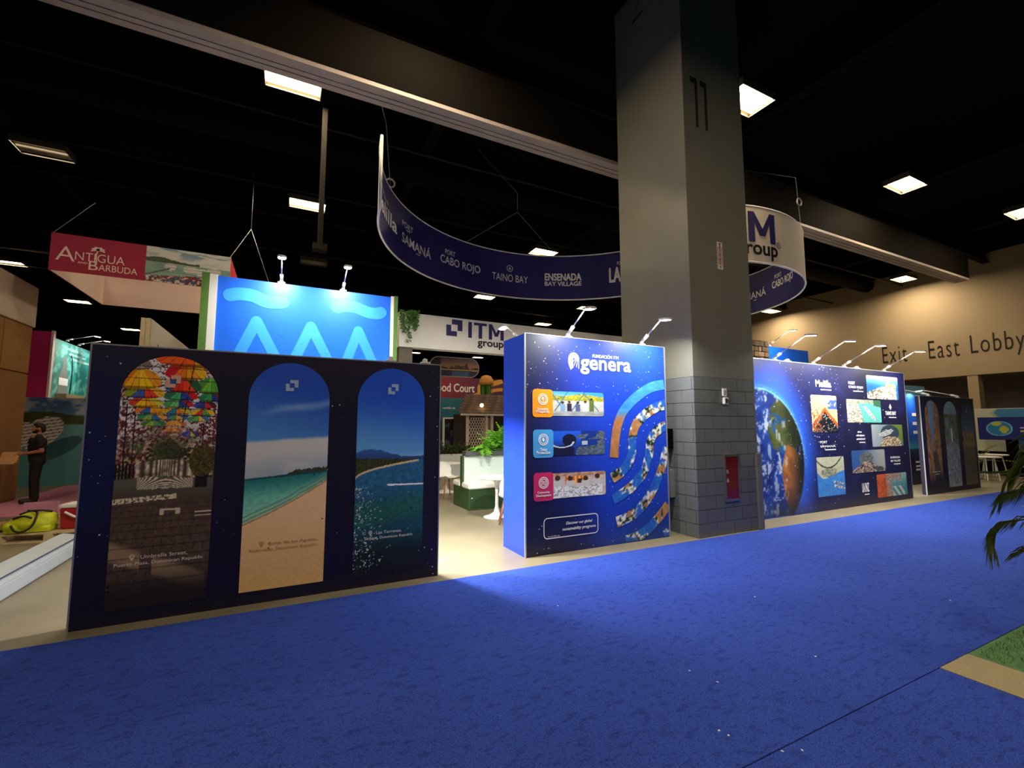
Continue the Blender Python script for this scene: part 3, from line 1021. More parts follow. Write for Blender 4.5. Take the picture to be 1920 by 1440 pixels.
for txt, xa, xb, yb, yt in (('Exit', 1656, 1702, 681, 652), ('East', 1742, 1800, 667, 637), ('Lobby', 1821, 1924, 662, 629)):
    a, b_ = Xp(xa, yb, HX1), Xp(xb, yb, HX1)
    h0, h1 = Xp((xa + xb) / 2, (675 if txt == 'Exit' else 664 if txt == 'East' else 663), HX1)[2], 5.62
    L = MB()
    letters(L, txt, 0, a[1] - b_[1], 0, 0.83 if txt != 'Lobby' else 1.06, bold=-0.008, space=1.15)
    base = 4.83 if txt != 'Lobby' else 4.62
    onto(L, lambda x, z, l=0.0: (HX1 - 0.012 - l, a[1] - x, base + z))
    obj('lettering', L, mat('black_lettering', (22, 20, 20), 0.5, var=0.0), wr)['label'] = 'black wall word reading ' + txt

# carpet in two lengths, with the seam between them
cA = obj('carpet', MB().box(HX0 + 4, 21.8, 1.636, 4.905, 0.0, 0.012), M_CARPET)
tag(cA, 'blue carpet length running along the booth walls and the column', 'carpet')
cB = MB()
cB.box(HX0 + 4, 4.165, HY0 + 1, 1.628, 0.0, 0.012)
cB = obj('carpet', cB, M_CARPET)
tag(cB, 'blue carpet length on the aisle side of the seam, ending at the tan strip', 'carpet')
ts = obj('carpet_strip', MB().box(4.17, 4.60, HY0 + 1, 1.63, 0.0, 0.014), mat('tan_carpet', (150, 138, 104), 0.95, var=0.1, scale=60, bump=0.2, bscale=200))
tag(ts, 'tan carpet strip bordering the green turf corner', 'carpet')
turf = thing('artificial_turf', 'green artificial turf corner beside the tan strip', 'turf', (4.606, 1.63, 0))
obj('backing', MB().box(0, 14, -12.5, 0, 0, 0.012), mat('turf_backing', (74, 112, 66), 0.95, var=0.2, scale=30), turf)
g = MB()
for i in range(9000):
    x, y = rnd.uniform(0.035, 2.6), -rnd.uniform(0.03, 1.3)
    if math.hypot(x - 1.014, y + 0.58) < 0.34:
        continue
    a, h, l = rnd.uniform(0, 2 * PI), rnd.uniform(0.018, 0.04), rnd.uniform(0.005, 0.03)
    dx, dy = 0.003 * math.cos(a), 0.003 * math.sin(a)
    g.add([(x - dx, y - dy, 0.010), (x + dx, y + dy, 0.010), (x + l * math.sin(a), y - l * math.cos(a), 0.010 + h)], [(0, 1, 2)])
tag(obj('blades', g, mat('turf_blade', (112, 156, 92), 0.7, var=0.35, scale=14), turf), None, None, kind='stuff')
sc_ = MB().add([(-.008, -.004, 0), (.006, -.006, 0.001), (.009, .003, 0.003), (-.004, .006, 0.002), (0, 0, 0.006)], [(0, 1, 4), (1, 2, 4), (2, 3, 4), (3, 0, 4), (0, 3, 2, 1)])
sp = None
for px, py in ((1348, 1370), (1366, 1379), (1467, 1409), (1504, 1407), (1046, 1136), (1415, 1119), (1345, 1279), (1529, 1231), (1782, 1126), (1293, 1258)):
    p = Zp(px, py, 0.012)
    if sp is None:
        sp = obj('paper_scrap', sc_, M_WHITE, loc=tuple(p))
        tag(sp, 'tiny white paper scrap lying on the blue carpet', 'scrap', 'paper scraps on the carpet')
    else:
        q = sp.copy()
        COL.objects.link(q)
        q.location = tuple(p)
        q.rotation_euler = (0, 0, rnd.uniform(0, 6))

# ------------------------------------------------------------------ roof steel
M_BEAM = mat('brown_roof_steel', (24, 19, 13), 0.8, var=0.12, spec=0.05)


def ibeam(name, a, b, axis, hgt, wid, label, m=M_BEAM):
    """I section between a and b; axis 0 = along X, 1 = along Y; a, b give the bottom centre line"""
    mb = MB()
    z = a[2]
    for (w_, z0, z1) in ((wid, z, z + 0.03), (0.02, z + 0.03, z + hgt - 0.03), (wid, z + hgt - 0.03, z + hgt)):
        if axis == 0:
            mb.box(a[0], b[0], a[1] - w_ / 2, a[1] + w_ / 2, z0, z1)
        else:
            mb.box(a[0] - w_ / 2, a[0] + w_ / 2, a[1], b[1], z0, z1)
    o = obj(name, mb, m)
    return tag(o, label, 'beam', 'roof purlins' if 'purlin' in name else 'roof girders', 'structure')


for y in (-4.0, 1.9, 7.8, 16.6, 22.5, 28.4, 34.3, 40.2):
    ibeam('roof_purlin', (HX0, y, 8.75), (HX1, y, 8.75), 0, 0.45, 0.24, 'long steel purlin running under the black ceiling')
for x in (-12.6, -6.5, 3.2, 10.3, 17.5, 23.6):
    ibeam('roof_girder', (x, HY0, 9.25), (x, HY1, 9.25), 1, 0.7, 0.30, 'steel girder crossing the purlins under the ceiling')

# the partition track beam with its pale grooved underside
M_TRACK = mat('track_underside', (176, 164, 156), 0.5, var=0.05)
TB = tag(obj('track_beam', MB().box(HX0, 22.6, 7.0, 7.44, 7.18, 8.05), mat('track_beam_paint', (17, 14, 10), 0.8, spec=0.05)), 'deep dark beam with a pale grooved track running behind the column', 'beam', kind='structure')
for yy, wd in ((7.01, 0.17), (7.20, 0.09), (7.31, 0.12)):
    obj('track_rail', MB().box(HX0, 22.6, yy, yy + wd, 7.10, 7.18), M_TRACK, TB)
# pipes and ducts
for i, (y, z, r) in enumerate(((10.8, 8.6, 0.04), (14.0, 8.5, 0.035), (19.5, 8.6, 0.05), (26.0, 8.5, 0.05))):
    o = obj('sprinkler_pipe', MB().tube([(HX0, y, z), (HX1, y, z)], r, 8), M_DARK, smooth=True)
    tag(o, 'thin dark sprinkler pipe under the roof', 'pipe', 'sprinkler pipes', 'structure')
for i, (y, z) in enumerate(((12.3, 9.0), (24.0, 8.9))):
    o = obj('air_duct', MB().tube([(HX0, y, z), (HX1, y, z)], 0.35, 16), mat('duct_paint', (10, 9, 9), 0.8, spec=0.1), smooth=True)
    tag(o, 'round black air duct hung below the ceiling', 'duct', 'air ducts', 'structure')
dp = thing('power_drop', 'dark vertical power drop hanging from the ceiling with a box at its end', 'power drop', (0.50, 9.9, 5.3))
obj('pole', MB().box(-0.05, 0.05, -0.05, 0.05, 0.15, 4.7), M_DARK, dp)
obj('box', MB().box(-0.14, 0.14, -0.10, 0.10, 0.0, 0.15), M_DARK, dp, bevel=0.01)


# ------------------------------------------------------------------ ceiling lights
M_LENS = mat('lamp_lens', (255, 250, 235), 0.4, var=0, emit=(255, 214, 150), estr=9.0)
M_LENSDIM = mat('lamp_lens_dim', (220, 214, 190), 0.4, var=0.03, emit=(255, 220, 170), estr=0.22)
M_LENSOFF = mat('lamp_lens_unlit', (150, 146, 136), 0.4, var=0.03)
M_HOUS = mat('lamp_housing', (84, 78, 66), 0.45, var=0.04)


def area(name, parent, loc, size, watts, color, rot=(0, 0, 0), size_y=None, spread=PI):
    l = bpy.data.lights.new(name, 'AREA')
    l.shape = 'RECTANGLE'
    l.size = size
    l.size_y = size_y or size
    l.energy = watts
    l.color = color
    l.spread = spread
    o = bpy.data.objects.new(name, l)
    o.location = loc
    o.rotation_euler = rot
    return link(o, parent)


WARM = (1.0, 0.80, 0.55)


def ceiling_light(x, y, z=8.45, label='rectangular ceiling light glowing warm white under the black roof', watts=None, on=True, group='ceiling lights'):
    t = thing('ceiling_light', label, 'ceiling light', (x, y, z), 0, group)
    hs = MB()
    hs.box(-0.52, 0.52, -0.32, -0.30, 0, 0.12).box(-0.52, 0.52, 0.30, 0.32, 0, 0.12)
    hs.box(-0.52, -0.50, -0.30, 0.30, 0, 0.12).box(0.50, 0.52, -0.30, 0.30, 0, 0.12)
    hs.box(-0.52, 0.52, -0.32, 0.32, 0.12, 0.15)
    obj('housing', hs, M_HOUS, t)
    for yy in (-0.22, -0.11, 0.0, 0.11, 0.22):
        obj('lamp_tube', MB().tube([(-0.49, yy, 0.075), (0.49, yy, 0.075)], 0.038, 8), (M_LENS if (watts or 99) > 20 else M_LENSDIM if yy in (-0.22, 0.0) else M_LENSOFF) if on else M_LENSOFF, t, smooth=True)
    for sx in (-0.45, 0.45):
        obj('hanger', MB().tube([(sx, 0, 0.15), (sx, 0, HZ - z)], 0.006, 5), M_DARK, t)
    if on:
        area('lamp_light', t, (0, 0, 0.03), 0.96, watts or HALL_W, WARM, size_y=0.56)
    return t


for x, y, lb in ((-0.12, 9.40, 'large louvred ceiling light beside the grooved track beam'), (0.35, 14.75, 'warm ceiling light beside the hanging power drop'), (8.35, 5.72, 'bright ceiling light right beside the tall grey column'),
                 (15.39, 5.90, 'lone ceiling light over the end of the booth, above the canyon wall'), (8.80, 14.80, 'ceiling light shining just above the rim of the navy banner'), (9.16, 21.5, 'warm ceiling light showing just below the navy banner'),
                 (15.36, 20.96, 'warm ceiling light behind the head of an arm light on the fingerprint box'), (15.20, 25.65, 'warm ceiling light peeking over the plain end of the white fascia'),
                 (16.95, 41.4, 'far ceiling light below the white fascia, above the food court banner'), (10.56, 41.3, 'far ceiling light below the white fascia, above the pill shaped banner'),
                 (-10.6, 25.8, 'far ceiling light above the white block of the plywood stand'), (-10.4, 32.3, 'far ceiling light under the hanging crimson box sign'), (-10.0, 40.2, 'far ceiling light beside the white stand wall'), (20.8, 5.05, 'small ceiling light far along the aisle towards the beige wall'),
                 (1.8, 5.8, 'added unseen ceiling light over the gap between the umbrella street wall and the fingerprint box')):  # this last lamp is unseen, added to light the column side and panel tops
    ceiling_light(x, y, label=lb)
for x, y, lb in ((25.35, 10.07, 'ceiling light against the beige wall beside the beam end'), (25.55, 16.6, 'ceiling light against the beige wall below the white banner')):
    ceiling_light(x, y, label=lb, group='ceiling lights by the beige wall', watts=HALL_W * 1.3)
ceiling_light(-5.63, 14.7, label='dim ceiling light with two faint tubes above the pink and white hanging sign', watts=12, group=None)
for x, y in ((-5.2, -2.0), (1.6, -2.0), (8.6, -2.0)):  # unseen lamps behind the camera, added to light the wall fronts
    ceiling_light(x, y, label='added unseen rectangular ceiling light over the aisle carpet', group='added ceiling lights over the aisle', watts=HALL_W * 1.7)
ceiling_light(-5.6, 7.4, label='added unseen ceiling light over the floor beside the wrapped white beam', watts=HALL_W * 0.7, group=None)  # lamp out of view, added to brighten the dim stands on the left
ceiling_light(*Zp(588, 494, 8.45)[:2], label='unlit grey ceiling light above the blue tower', on=False, group=None)

# ------------------------------------------------------------------ column
CX0, CX1, CY0, CY1, CZ = 5.66, 7.11, 4.98, 6.62, 2.47
M_COL = mat('grey_column_paint', (124, 124, 112), 0.38, var=0.05, scale=1.2, bump=0.05, bscale=14)
M_BLK = mat('grey_block_paint', (104, 108, 106), 0.45, var=0.06, scale=3, bump=0.15, bscale=50)
col = struct('column', MB().box(CX0, CX1, CY0, CY1, CZ, HZ).box(CX0 + 0.012, CX1 - 0.012, CY0 + 0.012, CY1 - 0.012, 0, CZ), M_COL, 'tall square grey concrete column with a painted block base', 'column')
NC = 12
ch = CZ / NC


def block_mesh(L, key, _c={}):
    if key not in _c:
        mb = MB().box(0.004, L - 0.004, 0, 0.04, 0.004, ch - 0.004)
        me = bpy.data.meshes.new('block')
        me.from_pydata(mb.v, [], mb.f)
        me.materials.append(M_BLK)
        _c[key] = me
    return _c[key]


def block_row(face, L, z, shift):
    x = 0.0
    cuts = [0.0]
    p = 0.2 if shift else 0.4
    while p < L - 0.03:
        cuts.append(p)
        p += 0.4
    cuts.append(L)
    for a, b_ in zip(cuts[:-1], cuts[1:]):
        o = bpy.data.objects.new('block', block_mesh(b_ - a, round(b_ - a, 3)))
        if face == 0:
            o.location = (CX0 + a, CY0, z)
        elif face == 1:
            o.location = (CX0, CY1 - a, z)
            o.rotation_euler = (0, 0, -PI / 2)
        else:
            o.location = (CX1, CY0 + a, z)
            o.rotation_euler = (0, 0, PI / 2)
        link(o, col)


for i in range(NC):
    block_row(0, CX1 - CX0, i * ch, i % 2)
    block_row(1, CY1 - CY0, i * ch, (i + 1) % 2)
    block_row(2, CY1 - CY0, i * ch, (i + 1) % 2)
obj('corner_guard', MB().box(CX1 - 0.075, CX1 + 0.045, CY0 - 0.035, CY0 + 0.05, 0, 1.24), M_BLK, col, bevel=0.006)
M_DIG = mat('black_stencil', (26, 22, 16), 0.5, var=0.05)
for x0, x1 in ((5.84, 6.00), (6.075, 6.225)):
    mb = MB().box(x1 - 0.055, x1, CY0 - 0.004, CY0, 6.68, 7.55).box(x0, x1 - 0.055, CY0 - 0.004, CY0, 7.45, 7.55)
    obj('numeral', mb, M_DIG, col)['label'] = 'black stencilled numeral one'
L = letters(MB(), '2', 0, 0.30, 0, 0.80, bold=-0.03)
onto(L, lambda x, z: (CX0 - 0.004, 6.13 - x, 9.36 + z))
obj('numeral', L, M_DIG, col)['label'] = 'thin black painted numeral two'
# sign, outlet and cabinet on the column
sg = thing('extinguisher_sign', 'narrow vertical red and white fire extinguisher sign on the column', 'sign', (6.32, CY0, 4.29))
obj('plate', MB().box(0, 0.125, -0.008, 0, 0, 0.47), mat('sign_plate', (240, 226, 208), 0.4), sg)
L = MB()
for i, chh in enumerate('FIREEXTINGUISHER'):
    zz = 0.40 - i * 0.0212
    letters(L, chh, 0.045, 0.08, zz, zz + 0.017, bold=0.02)
onto(L, front(-0.008))
obj('lettering', L, mat('red_ink', (150, 24, 28), 0.5), sg)
b = MB()
for x0, x1, z0, z1 in ((0.018, 0.028, 0.08, 0.38), (0.097, 0.107, 0.08, 0.38)):
    b.box(x0, x1, -0.010, -0.008, z0, z1)
b.prism([(0.03, 0.07), (0.0625, 0.02), (0.095, 0.07), (0.0625, 0.045)], (0, -0.010, 0), UX, UZ, NY, 0.002)
b.prism([(0.03, 0.44), (0.0625, 0.42), (0.095, 0.44), (0.0625, 0.455)], (0, -0.010, 0), UX, UZ, NY, 0.002)
obj('border', b, mat('red_ink', (150, 24, 28)), sg)
ob = thing('alarm_box', 'small white alarm plate and strobe mounted on the grey column', 'alarm', (6.29, CY0, 2.04))
obj('plate', MB().box(0.0, 0.10, -0.02, 0, 0.13, 0.26), M_WHITE, ob, bevel=0.006)
obj('strobe', MB().box(0.0, 0.115, -0.045, 0, -0.0, 0.115), M_WHITE, ob, bevel=0.012)
obj('grille', MB().box(0.02, 0.075, -0.050, -0.045, 0.02, 0.095).box(0.085, 0.115, -0.06, -0.045, 0.03, 0.08), mat('alarm_grille', (70, 66, 60), 0.5), ob)
obj('bezel', MB().box(0.03, 0.07, -0.026, -0.02, 0.16, 0.23), mat('alarm_grey', (150, 150, 146), 0.5), ob)
ca = thing('extinguisher_cabinet', 'recessed steel fire extinguisher cabinet with red glass on the column', 'cabinet', (6.25, CY0, 0.50))
fr = MB().box(0, 0.36, -0.03, 0, 0, 0.04).box(0, 0.36, -0.03, 0, 0.70, 0.745).box(0, 0.035, -0.03, 0, 0.04, 0.70).box(0.325, 0.36, -0.03, 0, 0.04, 0.70)
obj('frame', fr, mat('brushed_steel', (150, 140, 138), 0.3, 0.8), ca, bevel=0.004)
obj('door_glass', MB().box(0.035, 0.325, -0.018, -0.006, 0.04, 0.70), mat('red_glass', (120, 26, 40), 0.08, var=0.25, scale=3), ca)
for zz in (0.30, 0.44):
    obj('handle', MB().box(0.045, 0.085, -0.034, -0.018, zz, zz + 0.06), M_ALU, ca, bevel=0.004)
cb = thing('conduit_box', 'black and grey conduit boxes fixed on the booth side of the column', 'conduit box', (CX0, 5.52, 0.55))
obj('lower_box', MB().box(-0.10, 0, -0.10, 0.10, 0, 0.44), mat('grey_conduit', (150, 150, 146), 0.4, 0.4), cb, bevel=0.01)
obj('upper_box', MB().box(-0.12, 0, -0.10, 0.10, 0.78, 1.10), M_BLACK, cb, bevel=0.01)
obj('conduit', MB().tube([(-0.04, 0, 0.44), (-0.04, 0, 0.78)], 0.02, 8), M_ALU, cb, smooth=True)


# ------------------------------------------------------------------ arm lights
M_ARML = mat('arm_lamp_white', (230, 230, 226), 0.35, var=0.02)
M_LED = mat('arm_lamp_led', (255, 255, 250), 0.4, var=0, emit=(255, 250, 236), estr=14.0)
M_LEDOFF = mat('arm_lamp_led_dim', (225, 222, 210), 0.4, var=0)


def arm_light(x, y, z, label, group, out=0.42, rise=0.27, d=-1, watts=None, on=True):
    """clamped on a wall top at (x,y,z); reaches out along d*Y"""
    t = thing('arm_light', label, 'arm light', (x, y, z), 0 if d < 0 else PI, group)
    obj('clamp', MB().box(-0.055, 0.055, -0.03, 0.05, 0, 0.022).box(-0.025, 0.025, -0.02, 0.03, 0.022, 0.06), M_ARML, t, bevel=0.006)
    obj('driver', MB().tube([(0, 0.0, 0.05), (0, -0.13, 0.05 + 0.13 * rise / out)], [0.022, 0.026], 10), M_ARML, t, smooth=True)
    obj('arm', MB().tube([(0, -0.12, 0.05 + 0.12 * rise / out), (0, -out, 0.05 + rise)], 0.010, 8), M_ARML, t, smooth=True)
    hd = MB()
    pr = [(0.0, 0.0), (0.045, -0.01), (0.062, -0.06), (0.062, -0.15), (0.045, -0.20), (0, -0.21), (-0.045, -0.20), (-0.062, -0.15), (-0.062, -0.06), (-0.045, -0.01)]
    hd.prism(pr, (0, -out + 0.02, 0.05 + rise + 0.012), (1, 0, 0), (0, 1, 0.12), (0, -0.12, 1), 0.028)
    h = obj('head', hd, M_ARML, t, bevel=0.004)
    ld = MB().prism([(a * 0.8, b_ * 0.8 - 0.02) for a, b_ in pr], (0, -out + 0.02, 0.05 + rise - 0.017), (1, 0, 0), (0, 1, 0.12), (0, -0.12, 1), 0.003)
    obj('led_panel', ld, M_LED if on else M_LEDOFF, h)
    if on:
        area('lamp_light', t, (0, -out - 0.08, 0.05 + rise - 0.04), 0.10, watts or ARM_W, (1.0, 0.97, 0.90), rot=(math.radians(16 if d < 0 else -38 if group is None else -6), 0, 0), size_y=0.16, spread=math.radians(150))
    return t


def stars(parent, W, Hh, n, seed, density=None, skip=()):
    r = random.Random(seed)
    mb = MB()
    k = 0
    while k < n:
        x, z = r.uniform(0.02, W - 0.02), r.uniform(0.03, Hh - 0.03)
        if density and r.random() > density(x / W, z / Hh):
            continue
        if any(a <= x <= b_ and c <= z <= d for a, b_, c, d in skip):
            continue
        s = r.choice((0.0025, 0.003, 0.004, 0.005, 0.008)) * (1.0 if W < 4 else 1.5)
        disc2d(mb, x, z, s, 6)
        k += 1
    onto(mb, front(0, 0.004))
    o = obj('stars', mb, mat('star_ink', (190, 202, 236), 0.5, var=0), parent)
    return tag(o, None, None, kind='stuff')


def edge_frame(W, Hh, D, e=0.012):
    mb = MB()
    mb.box(-e, 0, -0.004, 0.02, 0, Hh).box(W, W + e, -0.004, 0.02, 0, Hh).box(-e, W + e, -0.004, D, Hh, Hh + e)
    return mb


# ------------------------------------------------------------------ the arched photo walls
def arch_wall(x0, x1, y, Hh, label, xs, pics, caps, seed, res):
    W = x1 - x0
    t = thing('display_wall', label, 'display wall', (x0, y, 0))
    obj('core', MB().box(0, W, 0.002, 0.10, 0, Hh), mat('navy_panel', (24, 22, 50), 0.5, var=0.06), t)
    obj('edge_frame', edge_frame(W, Hh, 0.10), M_ALU, t)

    def bg(x, yv):
        c = mixc(C(27, 24, 50), C(24, 30, 84), sst(0.16, 0.0, np.abs(x - 0.03)) * sst(0.5, 0.1, np.abs(yv - 0.62)))
        return mixc(c, C(22, 18, 52), sst(0.3, 0.0, yv))
    sheet('printed_skin', t, (0, -0.001, 0), UX, UZ, W, Hh, 40, 40, bg)
    stars(t, W, Hh, 90, seed, lambda a, b_: 0.15 + 0.8 * (a > 0.93) + 0.5 * (a < 0.08))
    for i, (a, b_) in enumerate(xs):
        o = sheet('arched_photo', t, (a - x0, -0.004, 0.12), UX, UZ, b_ - a, 2.22, res[i][0], res[i][1], pics[i], outline=arch, gain=1.45 if x0 < 0 else 1.0)
        o['label'] = caps[i][0]
        cx = (a + b_) / 2 - x0
        L = squares_logo(MB(), cx - 0.05, 2.05, 0.115)
        onto(L, front(-0.006))
        obj('square_logo', L, mat('pale_logo_ink_%d%d%d' % caps[i][2], caps[i][2], 0.5, var=0), o)
        if caps[i][1]:
            L = MB()
            s1, s2 = caps[i][1] if caps[i][1] != 'faint' else ('', '')
            h = 0.036
            if caps[i][1] == 'faint':
                illegible(L, cx - .22, cx + .22, .53, .56, 1)
                illegible(L, cx - .08, cx + .14, .47, .50, 2)
                s1 = s2 = None
            else:
                pin_icon(L, cx - 0.20, 0.52, 0.058)
            w1, w2 = 0.0212 * len(s1 or ''), 0.0200 * len(s2 or '')
            if s1:
              letters(L, s1, cx - 0.14, cx - 0.14 + w1, 0.53, 0.53 + h, bold=0.006)
            if s2:
              letters(L, s2, cx - w2 / 2, cx + w2 / 2, 0.475, 0.475 + h, bold=0.006)
            onto(L, front(-0.006))
            obj('caption', L, mat('caption_ink_%d%d%d' % caps[i][3], caps[i][3], 0.5, var=0), o)
    return t


arch_wall(-1.53, 1.62, 5.13, 2.41, 'long navy display wall with an umbrella street, a beach and a coast photo', ((-1.31, -0.58), (-0.325, 0.415), (0.70, 1.44)),
          (pic_umbrellas, pic_beach, pic_coast),
          (('arched photo of an umbrella covered street', ('Umbrella Street,', 'Puerto Plata, Dominican Republic'), (236, 180, 160), (235, 232, 226)),
           ('arched photo of a turquoise beach and sand', ('Bahia de las Aguilas,', 'Pedernales, Dominican Republic'), (176, 206, 240), (196, 160, 108)),
           ('arched photo of a green coast and dark sea', ('Las Terrenas,', 'Samana, Dominican Republic'), (176, 206, 240), (240, 240, 240))),
          11, ((170, 400), (110, 300), (110, 320)))
arch_wall(14.17, 17.2, 5.50, 2.44, 'navy display wall with a canyon, a waterfall and a castle photo', ((14.35, 15.08), (15.36, 16.11), (16.34, 17.08)),
          (pic_canyon, pic_fall, pic_castle),
          (('arched photo of a rocky canyon road', 'faint', (150, 160, 180), (200, 200, 200)),
           ('arched photo of a waterfall and stone path', None, (150, 170, 180), None),
           ('arched photo of a castle front', None, (130, 150, 200), None)), 12, ((40, 110), (40, 110), (40, 110)))

# ------------------------------------------------------------------ the genera light box
GX, GY, GW, GH, GD = 2.84, 5.28, 2.53, 2.94, 0.65
gb = thing('light_box', 'tall blue display box with a fingerprint made of earth pictures and three project cards', 'display box', (GX, GY, 0))
obj('core', MB().box(0, GW, 0.002, GD, 0, GH), mat('bright_blue_panel', (38, 72, 226), 0.4, var=0.03), gb)
obj('edge_frame', MB().box(-0.006, 0.014, -0.008, 0.012, 0, GH).box(GW - 0.014, GW + 0.006, -0.008, 0.012, 0, GH).box(-0.006, GW + 0.006, -0.008, 0.012, GH, GH + 0.01), M_ALU, gb)


def gbg(x, y):
    c = mixc(C(18, 20, 64), C(26, 66, 206), sst(0.05, 0.75, x + 0.18 * np.sin(y * 3)))
    c = mixc(c, C(44, 52, 84), sst(0.75, 1.0, y) * sst(0.5, 0.0, x))  # lamp glare at the top left, painted into the print as grey
    c = mixc(c, C(22, 60, 150), sst(0.35, 0.0, y) * sst(0.3, 0.9, x))
    return mixc(c, C(16, 16, 52), sst(0.5, 0.0, y) * sst(0.6, 0.1, x) * 0.8)


sheet('printed_skin', gb, (0.014, -0.001, 0), UX, UZ, GW - 0.028, GH, 60, 60, gbg)


def g2(px, py):
    p = Yp(px, py, GY)
    return np.array([p[0] - GX, p[2]])


bands = [[(1252, 719), (1246, 721), (1221.7, 725.8), (1198, 740), (1178, 758.6), (1165, 776.8), (1157, 800.5), (1153, 828), (1151, 858)],
         [(1252, 757), (1247, 758.6), (1229, 764), (1209, 777), (1194, 793), (1187, 811), (1185, 833), (1184, 852), (1176, 871), (1163, 885.6), (1147, 897)],
         [(1254, 795), (1247, 798.7), (1236, 804), (1223.5, 817), (1218, 833), (1217, 850), (1213, 866), (1207, 884), (1190.7, 905.7), (1172, 922), (1149, 937)],
         [(1253, 826), (1248, 843.7), (1241, 874.7), (1229, 907.5), (1214, 934.8), (1194, 958.5), (1174, 971), (1156, 979)],
         [(1256, 940), (1243.5, 958.5), (1229, 976.8), (1210.7, 995), (1190.7, 1007.7), (1173, 1014)],
         [(1256, 992), (1250, 999), (1243, 1005)]]
for i, bd in enumerate(bands):
    P = smooth_line([g2(*p) for p in bd], 10)
    P = [p for p in P if p[0] < GW - 0.016 and p[1] > 0.03]
    nw = 14
    V, Cc, F = [], [], []
    wd = 0.155
    for k, p in enumerate(P):
        d = P[min(k + 1, len(P) - 1)] - P[max(k - 1, 0)]
        d /= np.linalg.norm(d) + 1e-9
        q = np.array([-d[1], d[0]])
        for j in range(nw + 1):
            s = p + q * wd * (j / nw - 0.5)
            V.append((min(s[0], GW - 0.015), -0.005, max(s[1], 0.02)))
    n = len(P)
    V = np.array(V)
    for k in range(n - 1):
        for j in range(nw):
            F.append((k * (nw + 1) + j, (k + 1) * (nw + 1) + j, (k + 1) * (nw + 1) + j + 1, k * (nw + 1) + j + 1))
    rgb = pic_ground(V[:, 0] * 1.6 + i * 1.3, V[:, 2] * 1.6, 3 + i)
    if i == 0:
        tt = V[:, 2]
        rgb = mixc(C(176, 120, 76) * (0.8 + 0.4 * fbm(V[:, 0] * 18, V[:, 2] * 18, 4))[:, None], C(60, 140, 214) * (0.8 + 0.4 * fbm(V[:, 0] * 12, V[:, 2] * 30, 4))[:, None], sst(1.75, 1.95, tt))
    rgb = np.clip(rgb, 0, 255) / 255
    rgb = np.where(rgb <= 0.04045, rgb / 12.92, ((rgb + 0.055) / 1.055) ** 2.4)
    me = bpy.data.meshes.new('fingerprint_band')
    me.from_pydata([tuple(v) for v in V], [], F)
    at = me.color_attributes.new('ink', 'FLOAT_COLOR', 'POINT')
    at.data.foreach_set('color', np.c_[rgb, np.ones(len(V))].astype(np.float32).ravel())
    me.materials.append(print_mat())
    link(bpy.data.objects.new('fingerprint_band', me), gb)

CARDS = (((998, 729, 782), (1036, 1131), (245, 150, 24), ('Economic', 'Prosperity'), pic_bridge, 'orange card'),
         ((999, 805.5, 859), (1037, 1133), (70, 160, 226), ('Ocean', 'Protection'), pic_divers, 'light blue card'),
         ((1000, 887, 941), (1037, 1135), (206, 44, 104), ('Community', 'Development'), pic_community, 'pink card'))
for (xa, ya, yb), (xm, xr), rgb, words, pic, nm in CARDS:
    p0, p1 = g2(xa, ya), g2(xa, yb)
    xm_, xr_ = g2(xm, ya)[0], g2(xr, ya)[0]
    z0, z1 = p1[1], p0[1]
    inset = 0.02
    ph = sheet('project_photo', gb, (xm_ - 0.04, -0.004, z0 + inset), UX, UZ, xr_ - xm_ + 0.04, z1 - z0 - 2 * inset, 80, 44, pic, outline=rounded(0.035, left=False))
    cd = sheet('project_card', gb, (p0[0], -0.006, z0), UX, UZ, xm_ - p0[0], z1 - z0, 12, 6, lambda x, y, c=rgb: np.ones(x.shape + (3,)) * C(*c), outline=rounded(0.045))
    cd['label'] = nm
    cx = (p0[0] + xm_) / 2
    L = MB()
    zc = z0 + (z1 - z0) * 0.64
    ring2d(L, cx, zc, 0.066, 0.078)
    ring2d(L, cx, zc, 0.045, 0.055)
    if words[0] == 'Economic':
        disc2d(L, cx, zc + 0.01, 0.022, 10)
        L.add([(cx - .006, zc - .04, 0), (cx + .006, zc - .04, 0), (cx + .006, zc, 0), (cx - .006, zc, 0)], [(0, 1, 2, 3)])
    elif words[0] == 'Ocean':
        L.add([(cx, zc + .04, 0), (cx - .022, zc - .005, 0), (cx, zc - .03, 0), (cx + .022, zc - .005, 0)], [(0, 1, 2, 3)])
    else:
        for k in (-1, 0, 1):
            ribbon2d(L, [(cx - .035, zc + k * .02), (cx - .01, zc + k * .02 + .008), (cx + .01, zc + k * .02 - .006), (cx + .035, zc + k * .02 + .004)], 0.008, 4)
    ww = 0.026
    for k, s in enumerate(words):
        wl = min(ww * len(s) * 0.82, 0.30)
        zz = z0 + (z1 - z0) * (0.24 - 0.11 * k)
        letters(L, s, cx - wl / 2, cx + wl / 2, zz, zz + 0.042, bold=0.015)
    onto(L, front(-0.006))
    obj('card_print', L, M_INKW, cd)
